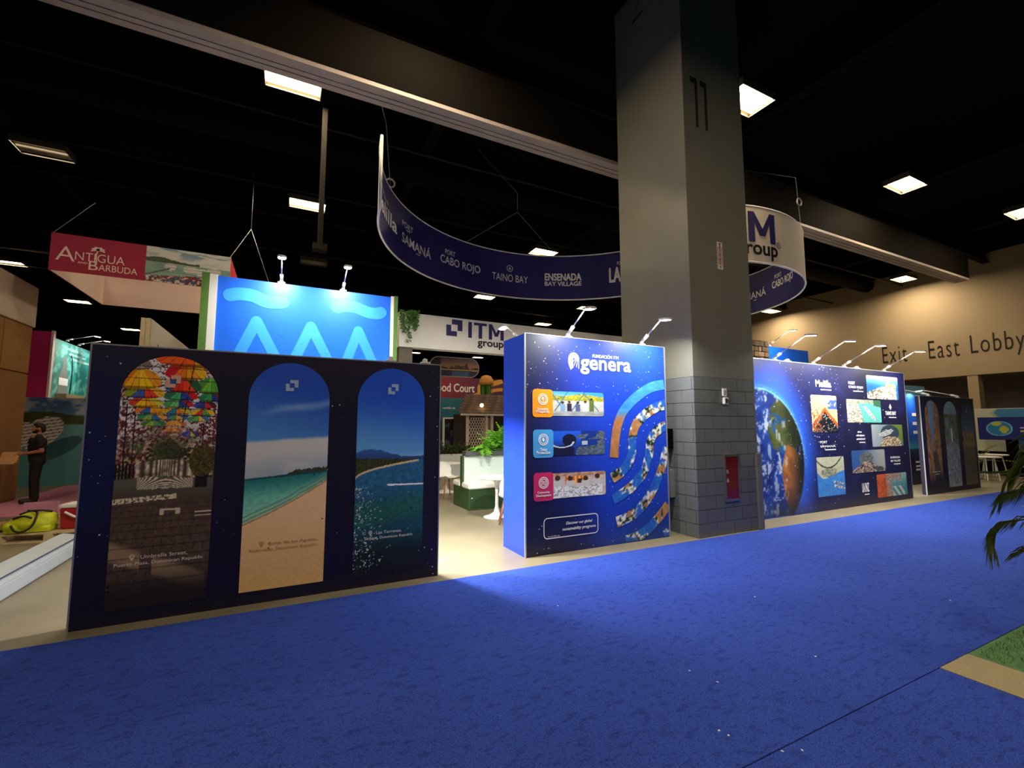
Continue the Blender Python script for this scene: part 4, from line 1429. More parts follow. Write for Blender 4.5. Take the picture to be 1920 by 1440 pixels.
# heading
L = MB()
a, b_ = g2(1088, 702), g2(1182, 672)
x0, x1 = a[0], b_[0]
letters(L, 'genera', x0, x1, g2(1135, 704)[1], g2(1135, 676)[1], bold=0.026)
letters(L, 'FUNDACIÓN ITM', g2(1110.5, 670)[0], g2(1159, 670)[0], g2(1135, 672.5)[1], g2(1135, 665)[1], bold=0.02)
fx, fz = (g2(1066, 680)[0] + g2(1085, 680)[0]) / 2, (g2(1075, 663)[1] + g2(1075, 692)[1]) / 2
for k, r in enumerate((0.085, 0.064, 0.043, 0.022)):
    pts = [(fx + r * math.cos(t_), fz + 0.035 + r * math.sin(t_)) for t_ in np.linspace(0, PI, 9)]
    pts = [(fx + r - 0.02 * k, fz - 0.10 + 0.02 * k)] + pts + [(fx - r, fz - 0.03), (fx - r * 0.6, fz - 0.09 - 0.01 * (3 - k))]
    ribbon2d(L, pts, 0.0095, 4)
onto(L, front(0, 0.005))
obj('heading', L, M_INKW, gb)['label'] = 'white genera heading with a fingerprint mark'
# call-to-action box
L = MB()
q0, q1 = g2(1019, 1012), g2(1121, 960)
x0, x1, z0, z1 = q0[0], q1[0], q0[1], g2(1019, 972)[1]
rr, th = 0.06, 0.012
pts = []
for cx, cz, a0 in ((x1 - rr, z1 - rr, 0), (x0 + rr, z1 - rr, PI / 2), (x0 + rr, z0 + rr, PI), (x1 - rr, z0 + rr, 1.5 * PI)):
    for k in range(6):
        t_ = a0 + PI / 2 * k / 5
        pts.append((cx, cz, math.cos(t_), math.sin(t_)))
n = len(pts)
L.add([(p[0] + p[2] * rr, p[1] + p[3] * rr, 0) for p in pts] + [(p[0] + p[2] * (rr - th), p[1] + p[3] * (rr - th), 0) for p in pts], [(i, (i + 1) % n, n + (i + 1) % n, n + i) for i in range(n)])
xa, xb = g2(1054, 990)[0], g2(1117, 990)[0]
zc = (z0 + z1) / 2
letters(L, 'Discover our global', xa + 0.06, xb - 0.06, zc + 0.012, zc + 0.062, bold=0.012, shear=0.25)
letters(L, 'sustainability programs', xa, xb, zc - 0.062, zc - 0.012, bold=0.012, shear=0.25)
letters(L, 'Scan the QR code', g2(1027, 1000)[0], g2(1049, 1000)[0], z0 + 0.02, z0 + 0.04)
onto(L, front(0, 0.005))
obj('outlined_note', L, M_INKW, gb)['label'] = 'white outlined note about sustainability programs'
stars(gb, GW, GH, 330, 5, lambda a, b_: 0.25 + 0.75 * (b_ > 0.72) + 0.35 * (b_ < 0.45), skip=[(0.10, 1.35, 1.55, 1.98), (0.10, 1.35, 0.98, 1.42), (0.10, 1.35, 0.45, 0.90), (0.7, 1.95, 2.40, 2.72), (0.3, 1.3, 0.1, 0.42)])

# ------------------------------------------------------------------ the earth wall
EX, EY, EW, EH = 7.16, 5.43, 6.12, 2.95
eb = thing('display_wall', 'wide navy display wall with the earth, port photos and white logos', 'display wall', (EX, EY, 0))
obj('core', MB().box(0, EW, 0.002, 0.12, 0, EH), mat('navy_panel', (24, 22, 50)), eb)
obj('edge_frame', edge_frame(EW, EH, 0.12), M_ALU, eb)
ecx, ecz, er = 7.78 - EX, 1.03, 1.385


def ebg(x, y):
    X, Z = x * EW, y * EH
    d = np.hypot(X - ecx, Z - ecz)
    c = mixc(C(46, 96, 226), C(22, 26, 78), sst(er, er + 0.75, d + 0.15 * fbm(X * 2, Z * 2, 3)))
    c = mixc(c, C(26, 24, 50), sst(0.35, 0.7, x) * 0.8)
    c = mixc(c, C(40, 44, 110), sst(0.6, 0.9, fbm(X * 1.2, Z * 1.2, 8)) * 0.8 + 0.5 * sst(0.85, 1, x) * sst(0.5, 1, y))
    return mixc(c, C(90, 170, 250), 0.6 * sst(er + 0.09, er, d) * (d > er) * (Z > 0.9))


sheet('printed_skin', eb, (0, -0.001, 0), UX, UZ, EW, EH, 110, 70, ebg)


def earth_outline(xs, W, Hh):
    X = xs * W
    h = np.sqrt(np.maximum(er * er - (X - ecx) ** 2, 0))
    return np.maximum(ecz - h, 0.02) / Hh, np.minimum(ecz + h, Hh) / Hh


es = sheet('earth_picture', eb, (0, -0.003, 0), UX, UZ, ecx + er - 0.001, EH, 130, 150, lambda x, y: pic_earth((x * (ecx + er) - ecx) / er, (y * EH - ecz) / er), outline=earth_outline)
es['label'] = 'blue planet earth picture'


def e2(px, py):
    p = Yp(px, py, EY)
    return np.array([p[0] - EX, p[2]])


PH = ((1, (1519, 740), (1571, 801), 1.0), (2, (1586, 748), (1653, 791), 1), (3, (1623, 703), (1684.5, 745), 1), (4, (1633, 796), (1694, 838), 1),
      (5, (1595.5, 845), (1661, 888), 1), (6, (1530, 858), (1586, 930), 1), (7, (1643, 890), (1702, 931), 1))
PL = {1: 'photo of piers and pools', 2: 'photo of a ship in a green bay', 3: 'photo of a pale town on a point', 4: 'photo of a ship moored in a basin', 5: 'photo of a fortress island', 6: 'photo of a pale cove with blue water', 7: 'photo of an orange cliff and piers'}
for k, a, b_, _ in PH:
    p, q = e2(*a), e2(*b_)
    z0 = e2(a[0], {1: 811, 2: 792, 3: 747, 4: 838, 5: 888, 6: 933, 7: 934}[k])[1]
    o = sheet('port_photo', eb, (p[0], -0.004, z0), UX, UZ, q[0] - p[0], p[1] - z0, 60, 52 if k in (1, 6) else 36, port_photo(k), outline=rounded(0.03))
    o['label'] = PL[k]
LG = ((('Melilla',), 1529, 1558, 727, 711), (('PORT', 'CABO ROJO'), 1591, 1618, 730, 714), (('TAINO BAY',), 1660, 1680, 780, 770), (('~a', '~b', '~c'), 1606, 1622, 827, 807),
      (('PORT', 'SAMANÁ'), 1538, 1567, 841, 826), (('ENSENADA', 'BAY VILLAGE'), 1670, 1688, 868, 855), (('LA PAZ',), 1617, 1630, 925, 905))
for words, xa, xb, yb, yt in LG:
    L = MB()
    x0, x1 = e2(xa, yb)[0], e2(xb, yb)[0]
    z0, z1 = e2(xa, yb)[1], e2(xa, yt)[1]
    n = len(words)
    hh = (z1 - z0) / n
    for i, s in enumerate(words):
        xr = x1 if not (s in ('PORT', 'Puerto') and i == 0) else x0 + (x1 - x0) * 0.45
        if s[0] == '~':
            illegible(L, x0 + (0.06 if i == 0 else 0), xr - (0.12 if i == 0 else 0), z1 - (i + 1) * hh + 0.02, z1 - i * hh - 0.01, i)
            continue
        letters(L, s, x0, xr, z1 - (i + 1) * hh + 0.02, z1 - i * hh - 0.01, bold=0.03)
    L.add([(x0 + (x1 - x0) * 0.3, z0 - 0.02, 0), (x1, z0 - 0.02, 0), (x1, z0 - 0.04, 0), (x0 + (x1 - x0) * 0.3, z0 - 0.04, 0)], [(3, 2, 1, 0)])
    if words[0] == 'TAINO BAY':
        xc = (x0 + x1) / 2
        L.add([(xc, z1 + 0.16, 0), (xc - 0.06, z1 + 0.08, 0), (xc, z1 + 0.02, 0), (xc + 0.06, z1 + 0.08, 0)], [(0, 1, 2, 3)])
    onto(L, front(0, 0.004))
    obj('port_logo', L, M_INKW, eb)['label'] = 'white logo reading ' + ' '.join(words) if words[0][0] != '~' else 'small white port logo'
stars(eb, EW, EH, 330, 9, lambda a, b_: 0.2 + 0.8 * (0.25 < a < 0.55))

for x, lb in ((3.56, 'white arm light above the genera heading on the fingerprint box'), (4.93, 'white arm light on the fingerprint box in front of the grey column')):
    arm_light(x, GY + 0.03, GH + 0.01, lb, 'arm lights on the fingerprint box', watts=ARM_W * 0.85)
arm_light(3.05, GY + GD - 0.05, GH + 0.012, 'small arm light on the rear edge of the fingerprint box', None, d=1, watts=BOOTH_W * 0.6)
for x, lb in ((8.46, 'white arm light leaning out above the earth picture'), (9.73, 'brightest white arm light on the earth wall, above the piers photo'), (10.85, 'white arm light leaning out above the photo of a ship in a green bay'), (12.50, 'white arm light leaning out above the photo of a pale town, across the exit lettering')):
    arm_light(x, EY + 0.05, EH + 0.012, lb, 'arm lights on the earth wall', out=0.62, rise=0.34)
for x in (8.9, 11.4):  # extra lamps kept below the wall top, added to brighten the booth
    arm_light(x, EY + 0.07, EH + 0.012, 'added hidden arm light on the booth side of the earth wall', 'added arm lights behind the earth wall', d=1, watts=BOOTH_W * 1.5, rise=-0.22)
for x, lb in ((14.75, 'white arm light on top of the canyon wall above the canyon photo'), (16.4, 'white arm light on top of the canyon wall above the castle photo')):
    arm_light(x, 5.55, 2.452, lb, 'arm lights on the canyon wall', out=0.75, rise=0.22, d=1, watts=6)
for x in (1.05, 1.45):  # hidden lamps added to light the booth floor by the opening
    arm_light(x, 5.18, 2.422, 'added hidden arm light on the booth side of the umbrella street wall', 'added arm lights behind the umbrella street wall', d=1, watts=BOOTH_W * 0.9, rise=-0.22, out=0.40)

# ------------------------------------------------------------------ blue towers
M_GREEN = mat('green_wall', (86, 128, 54), 0.7, var=0.1, scale=20)


def blue_pic(x, y):
    c = mixc(C(22, 104, 240), C(40, 140, 250), sst(0.9, 0.2, y))
    return c


def tower(x0, x1, y, Hh, label, motif):
    W = x1 - x0
    t = thing('tower_wall', label, 'tower wall', (x0, y, 0))
    obj('core', MB().box(0, W, 0.01, 1.2, 0, Hh - 0.01), M_WHITE, t)
    sheet('printed_skin', t, (0, 0, 0.0), UX, UZ, W, Hh, 20, 30, blue_pic)
    if motif:
        obj('white_trim', MB().box(-0.10, 0, -0.03, 0.1, 0, Hh + 0.01), M_WHITE, t)
        obj('white_trim', MB().box(W, W + 0.05, -0.03, 0.1, 0, Hh + 0.01), M_WHITE, t)
        obj('green_post', MB().box(-0.20, -0.10, -0.03, 1.2, 0, Hh + 0.02), M_GREEN, t)
        obj('green_post', MB().box(W + 0.05, W + 0.12, -0.03, 1.2, 0, Hh + 0.02), M_GREEN, t)
        m2 = mat('light_blue_ink', (58, 160, 252), 0.42, var=0)
        T = lambda px, py: (Yp(px, py, y)[0] - x0, Yp(px, py, y)[2])
        for pts in (((432, 553), (450, 551), (475, 555), (500, 566), (518, 567), (530, 567)), ((633, 577), (648, 574), (668, 577), (690, 586), (708, 588), (714, 586))):
            L = MB()
            P = [T(*p) for p in pts]
            capped2d(L, P, 0.20, 6)
            onto(L, front(0, 0.004))
            obj('cloud_shape', L, m2, t)
        for top, l0, r0 in (((481, 602), (450, 660), (513, 664)), ((583, 612), (555, 668), (612, 670)), ((672, 620), (650, 676), (697, 676))):
            L = MB()
            A, B, D = T(*top), T(*l0), T(*r0)
            k = 2.0
            B2 = (A[0] + (B[0] - A[0]) * k, A[1] + (B[1] - A[1]) * k)
            D2 = (A[0] + (D[0] - A[0]) * k, A[1] + (D[1] - A[1]) * k)
            chevron2d(L, A, B2, D2, 0.155)
            onto(L, front(0, 0.003))
            obj('tent_shape', L, m2, t)
        L = MB()
        r = random.Random(3)
        for px, py in ((522, 628), (528, 632), (562, 631), (566, 645), (590, 655), (580, 656), (639, 636), (656, 639), (676, 662), (600, 664), (552, 657), (612, 664)):
            a = T(px, py)
            L.add([(a[0] - .02, a[1] + .008, 0), (a[0], a[1], 0), (a[0] + .02, a[1] + .010, 0), (a[0], a[1] - .006, 0)], [(0, 3, 1), (1, 3, 2)])
        onto(L, front(0, 0.006))
        obj('bird_print', L, mat('bird_ink', (20, 40, 90), 0.5), t)
    else:
        L = MB()
        disc2d(L, 0.9, Hh - 0.75, 0.42, 24)
        onto(L, front(0, 0.003))
        obj('round_shape', L, mat('light_blue_ink', (58, 160, 252)), t)
    return t


tower(-1.00, 1.60, 8.0, 3.98, 'tall sky blue tower wall with tent shapes between green posts', True)
tower(12.12, 13.97, 8.0, 3.93, 'tall sky blue tower wall beside the stone clad block', False)
for x, lb in ((-0.14, 'white arm light on the tent tower above the gap between the first two tents'), (0.80, 'glaring white arm light on the tent tower above the last two tents')):
    arm_light(x, 8.03, 3.99, lb, 'arm lights on the tent tower', out=0.5, rise=0.20, watts=20)
arm_light(12.2, 8.03, 3.94, 'white arm light on top of the tower beside the stone block', None, out=0.6, rise=0.3, watts=10)
# stone clad block
sb = thing('stone_block_wall', 'small wall clad in rough brown stones beside a blue tower', 'stone wall', (11.2, 8.0, 0))
obj('core', MB().box(0, 0.9, 0.03, 0.6, 0, 4.05), mat('stone_joint', (54, 46, 38), 0.9), sb)
for k, zz in enumerate(np.arange(2.4, 4.06, 0.15)):
    x = -0.0 - rnd.uniform(0, 0.1)
    while x < 0.88:
        w_ = rnd.uniform(0.12, 0.30)
        d_ = rnd.uniform(0.0, 0.03)
        obj('stone', MB().box(max(x, 0), min(x + w_ - 0.015, 0.9), d_ - 0.02, 0.04, zz + 0.008, min(zz + 0.142, 4.06)), mat('brown_stone_%d' % rnd.randint(0, 3), [(150, 120, 84), (110, 86, 62), (176, 146, 106), (90, 74, 60)][rnd.randint(0, 3)], 0.9, var=0.2, bump=0.3), sb, bevel=0.01, seg=1)
        x += w_
# inner blue panel seen between the earth wall and the canyon wall
ip = thing('info_panel', 'blue gradient information panel behind the gap beside the earth wall', 'display panel', (15.3, 6.6, 0), 0)


def ipic(x, y):
    c = mixc(C(14, 16, 44), C(30, 90, 200), sst(0.2, 0.55, y))
    c = mixc(c, C(60, 160, 200), sst(0.5, 0.36, y) * (y > 0.36))
    return mixc(c, C(120, 190, 220), sst(0.86, 0.92, y))


obj('core', MB().box(0, 2.05, 0.005, 0.06, 0, 2.88), M_NAVY, ip)
sheet('printed_skin', ip, (0, 0, 0), UX, UZ, 2.05, 2.88, 10, 80, ipic)
L = MB()
for zz in (1.98, 1.72, 1.46, 0.62, 0.50, 0.40):
    L.add([(1.15, zz, 0), (1.5, zz, 0), (1.5, zz + 0.09 if zz > 1 else zz + 0.05, 0), (1.15, zz + 0.09 if zz > 1 else zz + 0.05, 0)], [(0, 1, 2, 3)])
onto(L, front(0, 0.003))
obj('text_bars', L, M_INKW, ip)


# ------------------------------------------------------------------ white fascia with the group name
FYc = 10.0
fa = thing('fascia_sign', 'long white overhead fascia with the navy group name and two square logo', 'fascia sign', (2.20, FYc, 0))
FW_, FZ0, FZ1 = 10.0, 3.46, 4.21
obj('board', MB().box(0, FW_, 0, 0.25, FZ0, FZ1), mat('fascia_white', (240, 240, 236), 0.5, var=0.015), fa)
obj('top_trim', MB().box(-0.01, FW_ + 0.01, -0.01, 0.26, FZ1, FZ1 + 0.03), M_WHITE, fa)
obj('end_pier', MB().box(0.02, 0.32, 0.05, 0.25, 0, FZ0), mat('grey_brown_board', (110, 102, 90), 0.7), fa)
obj('end_pier', MB().box(FW_ - 0.32, FW_ - 0.02, 0.05, 0.25, 0, FZ0), mat('grey_brown_board', (110, 102, 90)), fa)


def f2(px, py):
    p = Yp(px, py, FYc)
    return p[0] - 2.20, p[2]


L = MB()
a, b_ = f2(836.5, 631), f2(867, 600)
squares_logo(L, a[0], f2(836, 629)[1], b_[0] - a[0])
a, b_ = f2(877.6, 635), f2(943, 606)
itm(L, a[0], b_[0] + 0.02, f2(910, 636)[1], f2(910, 607)[1])
onto(L, front(0, 0.006))
obj('group_name', L, M_NAVYINK, fa)
L = letters(MB(), 'group', f2(895, 650)[0], f2(944, 650)[0], f2(920, 655)[1], f2(920, 641)[1], bold=0.03)
onto(L, front(0, 0.006))
obj('group_word', L, mat('black_ink', (18, 18, 22), 0.5, var=0), fa)

# hanging vine at the end of the fascia
vn = thing('hanging_vine', 'green ivy trailing over the end of the white fascia', 'vine', (2.2, FYc, FZ1))
M_LEAF = mat('ivy_leaf', (60, 112, 44), 0.5, var=0.4, scale=12)
for k, (x0, ln) in enumerate(((0.03, 0.38), (0.10, 0.46), (0.22, 0.30), (0.30, 0.42), (0.38, 0.34), (0.25, 0.68), (0.34, 0.25))):
    pts, x = [], x0
    for i in range(9):
        pts.append((x, -0.04 - 0.02 * math.sin(i), 0.05 - ln * i / 8))
        x += rnd.uniform(-0.02, 0.02)
    st = obj('vine_stem', MB().tube([(x0, 0.08, 0.04)] + pts, 0.004, 5), mat('vine_stem_green', (70, 84, 36), 0.7), vn)
    lf = MB()
    for p in pts:
        for j in range(5):
            a = rnd.uniform(0, 2 * PI)
            s = rnd.uniform(0.025, 0.045)
            c_ = np.array(p) + np.array([rnd.uniform(-.05, .05), rnd.uniform(-.05, 0.0), rnd.uniform(-.03, .03)])
            u = np.array([math.cos(a), rnd.uniform(-.4, .4), math.sin(a)])
            v = np.cross(u, (0, -1, 0.3))
            v = v / np.linalg.norm(v)
            lf.add([c_ - u * s, c_ + v * s * .5, c_ + u * s, c_ - v * s * .5], [(0, 1, 2, 3)])
    tag(obj('ivy_leaves', lf, M_LEAF, st), None, None, kind='stuff')

# ------------------------------------------------------------------ curved hanging banners
ZT, ZB = 6.34, 5.12
M_RINGW = mat('banner_white_fabric', (226, 214, 196), 0.7, var=0.02)
M_RINGN = mat('banner_navy_fabric', (34, 32, 108), 0.6, var=0.03)
M_RAIL = mat('banner_white_rail', (245, 245, 245), 0.4, var=0)


def arc_banner(label, c, r, a0, a1, n=60):
    t = thing('hanging_banner', label, 'hanging banner', (c[0], c[1], ZB))
    A = np.linspace(math.radians(a0), math.radians(a1), n + 1)
    H_ = ZT - ZB
    for nm, rr, m in (('inner_face', r - 0.012, M_RINGN), ('outer_face', r + 0.012, M_RINGW)):
        mb = MB()
        for i, a in enumerate(A):
            mb.v += [(rr * math.cos(a), rr * math.sin(a), 0), (rr * math.cos(a), rr * math.sin(a), H_)]
            if i:
                mb.f.append((2 * i - 2, 2 * i, 2 * i + 1, 2 * i - 1))
        obj(nm, mb, m, t, smooth=True)
    for z in (0.0, H_):
        obj('rail', MB().tube([(r * math.cos(a), r * math.sin(a), z) for a in A], 0.02, 6), M_RAIL, t, smooth=True)
    for a in (A[0], A[-1]):
        obj('end_pole', MB().tube([(r * math.cos(a), r * math.sin(a), 0), (r * math.cos(a), r * math.sin(a), H_)], 0.025, 8), M_RAIL, t, smooth=True)
    return t


C1, R1, C2, R2 = (4.92, 6.86), 3.72, (9.42, 9.13), 3.28
ban1 = arc_banner('curved navy hanging banner with white port logos, left open at its end', C1, R1, 177, 22)
ban2 = arc_banner('curved hanging banner with a white outer face behind the column', C2, R2, 45, -152)


def ang_at(c, r, px, z, lo, hi):
    best = None
    for a in np.linspace(lo, hi, 600):
        q = proj((c[0] + r * math.cos(math.radians(a)), c[1] + r * math.sin(math.radians(a)), z))[0]
        if best is None or abs(q - px) < best[0]:
            best = (abs(q - px), a)
    return math.radians(best[1])


def ring_logo(ban, c, r, xa, xb, items, lo, hi, inner=True, m=None, nm='port_logo', label=None):
    zm = (ZT + ZB) / 2
    aa, ab = ang_at(c, r, xa, zm, lo, hi), ang_at(c, r, xb, zm, lo, hi)
    Wd = abs(ab - aa) * r
    L = MB()
    for it in items:
        s, f0, f1, z0, z1, bold, shear = it
        if s == '@tree':
            ring2d(L, Wd * 0.5, z0, 0.075, 0.09, 20)
            ribbon2d(L, [(Wd * .5, z0 - .05), (Wd * .5, z0 + .05)], 0.012)
            ribbon2d(L, [(Wd * .5 - .04, z0 - .03), (Wd * .5, z0 + .03)], 0.012)
            ribbon2d(L, [(Wd * .5 + .04, z0 - .03), (Wd * .5, z0 + .03)], 0.012)
        elif s == '@sq':
            squares_logo(L, Wd * f0, z0, z1 - z0)
        elif s == '@reg':
            ring2d(L, Wd * f0, z0, 0.055, 0.07, 20)
            letters(L, 'R', Wd * f0 - .025, Wd * f0 + .03, z0 - .035, z0 + .035)
        elif s == '@bar':
            L.add([(Wd * f0, z0, 0), (Wd * f1, z0, 0), (Wd * f1, z1, 0), (Wd * f0, z1, 0)], [(0, 1, 2, 3)])
        elif s == 'ITM':
            itm(L, Wd * f0, Wd * f1, z0, z1)
        else:
            letters(L, s, Wd * f0, Wd * f1, z0, z1, bold, shear)
    sg_ = 1 if ab > aa else -1
    rr = r - 0.022 if inner else r + 0.022
    li = -1 if inner else 1
    onto(L, lambda x, z, l=0.0: ((rr + li * l) * math.cos(aa + sg_ * x / r), (rr + li * l) * math.sin(aa + sg_ * x / r), z))
    o = obj(nm, L, m or M_INKW, ban)
    if label:
        o['label'] = label
    return o


Hh = ZT - ZB
ring_logo(ban1, C1, R1, 716, 743, [('Melilla', 0.22, 1, .36 * Hh, .60 * Hh, .03, 0), ('M', 0, .42, .36 * Hh, .72 * Hh, .03, .3), ('The', .5, .75, .64 * Hh, .72 * Hh, .0, 0)], 100, 179, label='white script logo reading Melilla')
ring_logo(ban1, C1, R1, 752, 807, [('SAMANÁ', 0, 1, .34 * Hh, .56 * Hh, .012, 0), ('PORT', 0.0, .40, .63 * Hh, .73 * Hh, .0, 0), ('@bar', .17, .3, .60 * Hh, .615 * Hh, 0, 0), ('@bar', .52, .66, .30 * Hh, .315 * Hh, 0, 0)], 90, 170, label='white logo reading PORT SAMANÁ')
ring_logo(ban1, C1, R1, 825, 900, [('CABO ROJO', 0, 1, .35 * Hh, .56 * Hh, .012, 0), ('PORT', 0.12, .38, .60 * Hh, .70 * Hh, .01, 0)], 80, 160, label='white logo reading PORT CABO ROJO')
ring_logo(ban1, C1, R1, 922, 989, [('TAINO BAY', 0, 1, .34 * Hh, .50 * Hh, -.004, 0), ('@tree', 0, 0, .64 * Hh, 0, 0, 0)], 60, 130, label='white logo reading TAINO BAY')
ring_logo(ban1, C1, R1, 1021, 1090, [('ENSENADA', 0, 1, .43 * Hh, .60 * Hh, .03, 0), ('BAY VILLAGE', 0, 1, .31 * Hh, .41 * Hh, .025, 0)], 30, 100, label='white logo reading ENSENADA BAY VILLAGE')
ring_logo(ban1, C1, R1, 1142, 1205, [('LA PAZ', 0, 1, .32 * Hh, .66 * Hh, .03, 0), ('PORT', .25, .45, .70 * Hh, .78 * Hh, 0, 0)], 22, 70, label='white logo reading PORT LA PAZ')
ring_logo(ban2, C2, R2, 1382, 1437, [('SAMANÁ', 0, 1, .36 * Hh, .58 * Hh, .012, 0), ('@bar', .55, .66, .31 * Hh, .325 * Hh, 0, 0)], -30, 40, label='white logo reading SAMANÁ')
ring_logo(ban2, C2, R2, 1449, 1488, [('CABO ROJO', 0, 1, .38 * Hh, .60 * Hh, .012, 0), ('PORT', .12, .42, .64 * Hh, .74 * Hh, 0, 0)], -55, 10, label='white logo reading PORT CABO ROJO')
ring_logo(ban2, C2, R2, 1320, 1452, [('ITM', 0, 1, .36 * Hh, .90 * Hh, .035, 0), ('@sq', -.52, 0, .38 * Hh, .86 * Hh, 0, 0), ('@reg', 1.06, 0, .36 * Hh, 0, 0, 0)], -150, -70, inner=False, m=M_NAVYINK, nm='group_name')
ring_logo(ban2, C2, R2, 1378, 1455, [('group', 0, 1, .05 * Hh, .31 * Hh, .03, 0)], -150, -70, inner=False, m=mat('black_ink', (18, 18, 22)), nm='group_word')


def bridle(label, top, knot, ends, ring_at=None, group='banner cables'):
    t = thing('hanging_cable', label, 'cable', tuple(knot), 0, group)
    k = np.array(knot)
    obj('cable', MB().tube([np.array(top) - k, (0, 0, 0)], 0.006, 5), M_CABLE, t)
    for e in ends:
        obj('cable', MB().tube([(0, 0, 0), np.array(e) - k + np.array([0, 0, 0.03])], 0.006, 5), M_CABLE, t)
    if ring_at is not None:
        p = np.array(ring_at) - k
        mb = MB().tube([p + 0.085 * np.array([math.cos(a), 0, math.sin(a)]) for a in np.linspace(0, 2 * PI, 17)], 0.018, 6, cap=False)
        obj('coiled_tape', mb, mat('grey_tape', (170, 168, 160), 0.5), t, smooth=True)
    return t


def on_ring(c, r, a):
    return np.array([c[0] + r * math.cos(math.radians(a)), c[1] + r * math.sin(math.radians(a)), ZT])


e1 = on_ring(C1, R1, 151)
bridle('cable with a coiled tape ring holding the open end of the navy banner', (e1[0] - .5, e1[1] - .2, 8.75), e1 + (-.12, -.05, 1.3), [e1], e1 + (0, 0, .12), None)
e2_, e3_ = on_ring(C1, R1, 105), on_ring(C1, R1, 65)
kn = (e2_ + e3_) / 2 + (0, -.25, 0.95)
bridle('forked cable holding the middle of the navy banner', kn + (-1.0, 0.3, 1.6), kn + (0, 0, .5), [kn], None, None)
bridle('two legged cable sling below the navy banner fork', kn, kn - (0, 0, 0.02), [e2_, e3_], None, None)
e4 = on_ring(C2, R2, -68)
bridle('cable with a tape ring holding the white banner beside the column', (e4[0] + .3, 7.8, 8.75), e4 + (0, .05, 1.25), [e4], e4 + (0, 0, .62), None)

# ------------------------------------------------------------------ pink and white hanging box sign
AX0, AX1, AY0, AY1, AZ0, AZ1 = -4.72, -1.38, 13.0, 16.2, 5.07, 5.91
an = thing('hanging_sign', 'hanging box sign in crimson with a harbour photo and island lettering', 'hanging sign', (AX0, AY0, AZ0))
AW, AH, AD = AX1 - AX0, AZ1 - AZ0, AY1 - AY0
M_CRIM = mat('crimson_fabric', (160, 12, 64), 0.6, var=0.03)
obj('crimson_front', MB().box(0, 1.66, 0, 0.02, 0, AH), M_CRIM, an)
obj('harbour_back', MB().box(1.66, AW, 0.001, 0.02, 0, AH), M_WHITE, an)
sheet('harbour_photo', an, (1.66, 0, 0), UX, UZ, AW - 1.66, AH, 110, 60, pic_harbour)
obj('crimson_side', MB().box(AW - 0.02, AW, 0.02, AD, 0, AH), mat('red_fabric', (206, 40, 60), 0.6), an)
obj('crimson_side', MB().box(0, 0.02, 0.02, AD, 0, AH), M_CRIM, an)
obj('crimson_rear', MB().box(0.02, AW - 0.02, AD - 0.02, AD, 0, AH), M_CRIM, an)
M_LIN = mat('pale_pink_fabric', (240, 214, 204), 0.7, var=0.04, scale=0.8)
obj('rear_lining', MB().box(0.03, AW - 0.03, AD - 0.035, AD - 0.021, 0, AH), M_LIN, an)
obj('side_lining', MB().box(0.021, 0.03, 0.03, AD - 0.035, 0, AH), M_LIN, an)
obj('side_lining', MB().box(AW - 0.03, AW - 0.021, 0.03, AD - 0.035, 0, AH), M_LIN, an)
L = MB()
letters(L, 'A', 0.10, 0.42, 0.24, 0.56, -.004)
letters(L, 'NTIGUA', 0.42, 1.28, 0.29, 0.48, -.004)
letters(L, 'AND', 0.47, 0.64, 0.215, 0.26, .01)
letters(L, 'B', 0.66, 0.82, 0.10, 0.30, .0)
letters(L, 'ARBUDA', 0.83, 1.52, 0.10, 0.25, .0)
for k in range(7):
    a = math.radians(-10 + 200 * k / 6)
    ribbon2d(L, [(0.80, 0.56), (0.80 + 0.06 * math.cos(a), 0.57 + 0.06 * math.sin(a)), (0.80 + 0.12 * math.cos(a), 0.55 + 0.08 * math.sin(a))], 0.03, 3)
ribbon2d(L, [(0.80, 0.56), (0.775, 0.44), (0.79, 0.28)], 0.022, 4)
onto(L, front(0, 0.005))
obj('lettering', L, mat('pale_pink_ink', (240, 214, 206), 0.5, var=0), an)
for (xa, xb, z) in ((0.02, 0.02, 0), (AW - 0.02, AW - .02, 0)):
    obj('hang_wire', MB().tube([(xa, 0.02, AH), (xa + 0.35 * (1 if xa < 1 else 1), 1.0, AH + 1.2)], 0.007, 5), M_CABLE, an)
obj('hang_wire', MB().tube([(AW + 0.33, 1.0, AH + 1.2), (AW + .9, 0.2, AH - 0.6)], 0.007, 5), M_CABLE, an)
obj('hang_wire', MB().tube([(AW + 0.33, 1.0, AH + 1.2), (AW + .33, 1.0, 8.7 - AZ0)], 0.007, 5), M_CABLE, an)

# ------------------------------------------------------------------ booth furniture
bn = thing('booth_bench', 'green back to back bench with white seat cushions and a pale backrest', 'bench', (3.36, 8.63, 0))
M_BG = mat('bench_green', (48, 76, 40), 0.5, var=0.05)
M_CUSH = mat('white_cushion', (236, 236, 226), 0.6, var=0.02)
BL = 1.9
obj('base', MB().box(0, BL, 0.0, 0.92, 0.0, 0.42), M_BG, bn, bevel=0.006)
obj('seat_cushion', MB().box(-0.01, BL, -0.03, 0.40, 0.42, 0.53), M_CUSH, bn, bevel=0.02)
obj('seat_cushion', MB().box(-0.01, BL, 0.52, 0.95, 0.42, 0.53), M_CUSH, bn, bevel=0.02)
obj('backrest_post', MB().box(0, 0.05, 0.41, 0.51, 0.42, 1.06), M_BG, bn)
obj('backrest_panel', MB().box(0.05, BL, 0.41, 0.51, 0.42, 1.06), mat('pale_mint_panel', (214, 230, 220), 0.4, var=0.02), bn, bevel=0.008)
dr = obj('door', MB().box(0.04, 0.62, -0.012, 0.0, 0.05, 0.40), mat('bench_green_door', (42, 68, 36), 0.45), bn, bevel=0.004)
obj('knob', MB().ell((0.06, -0.022, 0.24), (0.016, 0.012, 0.016)), M_ALU, dr, smooth=True)
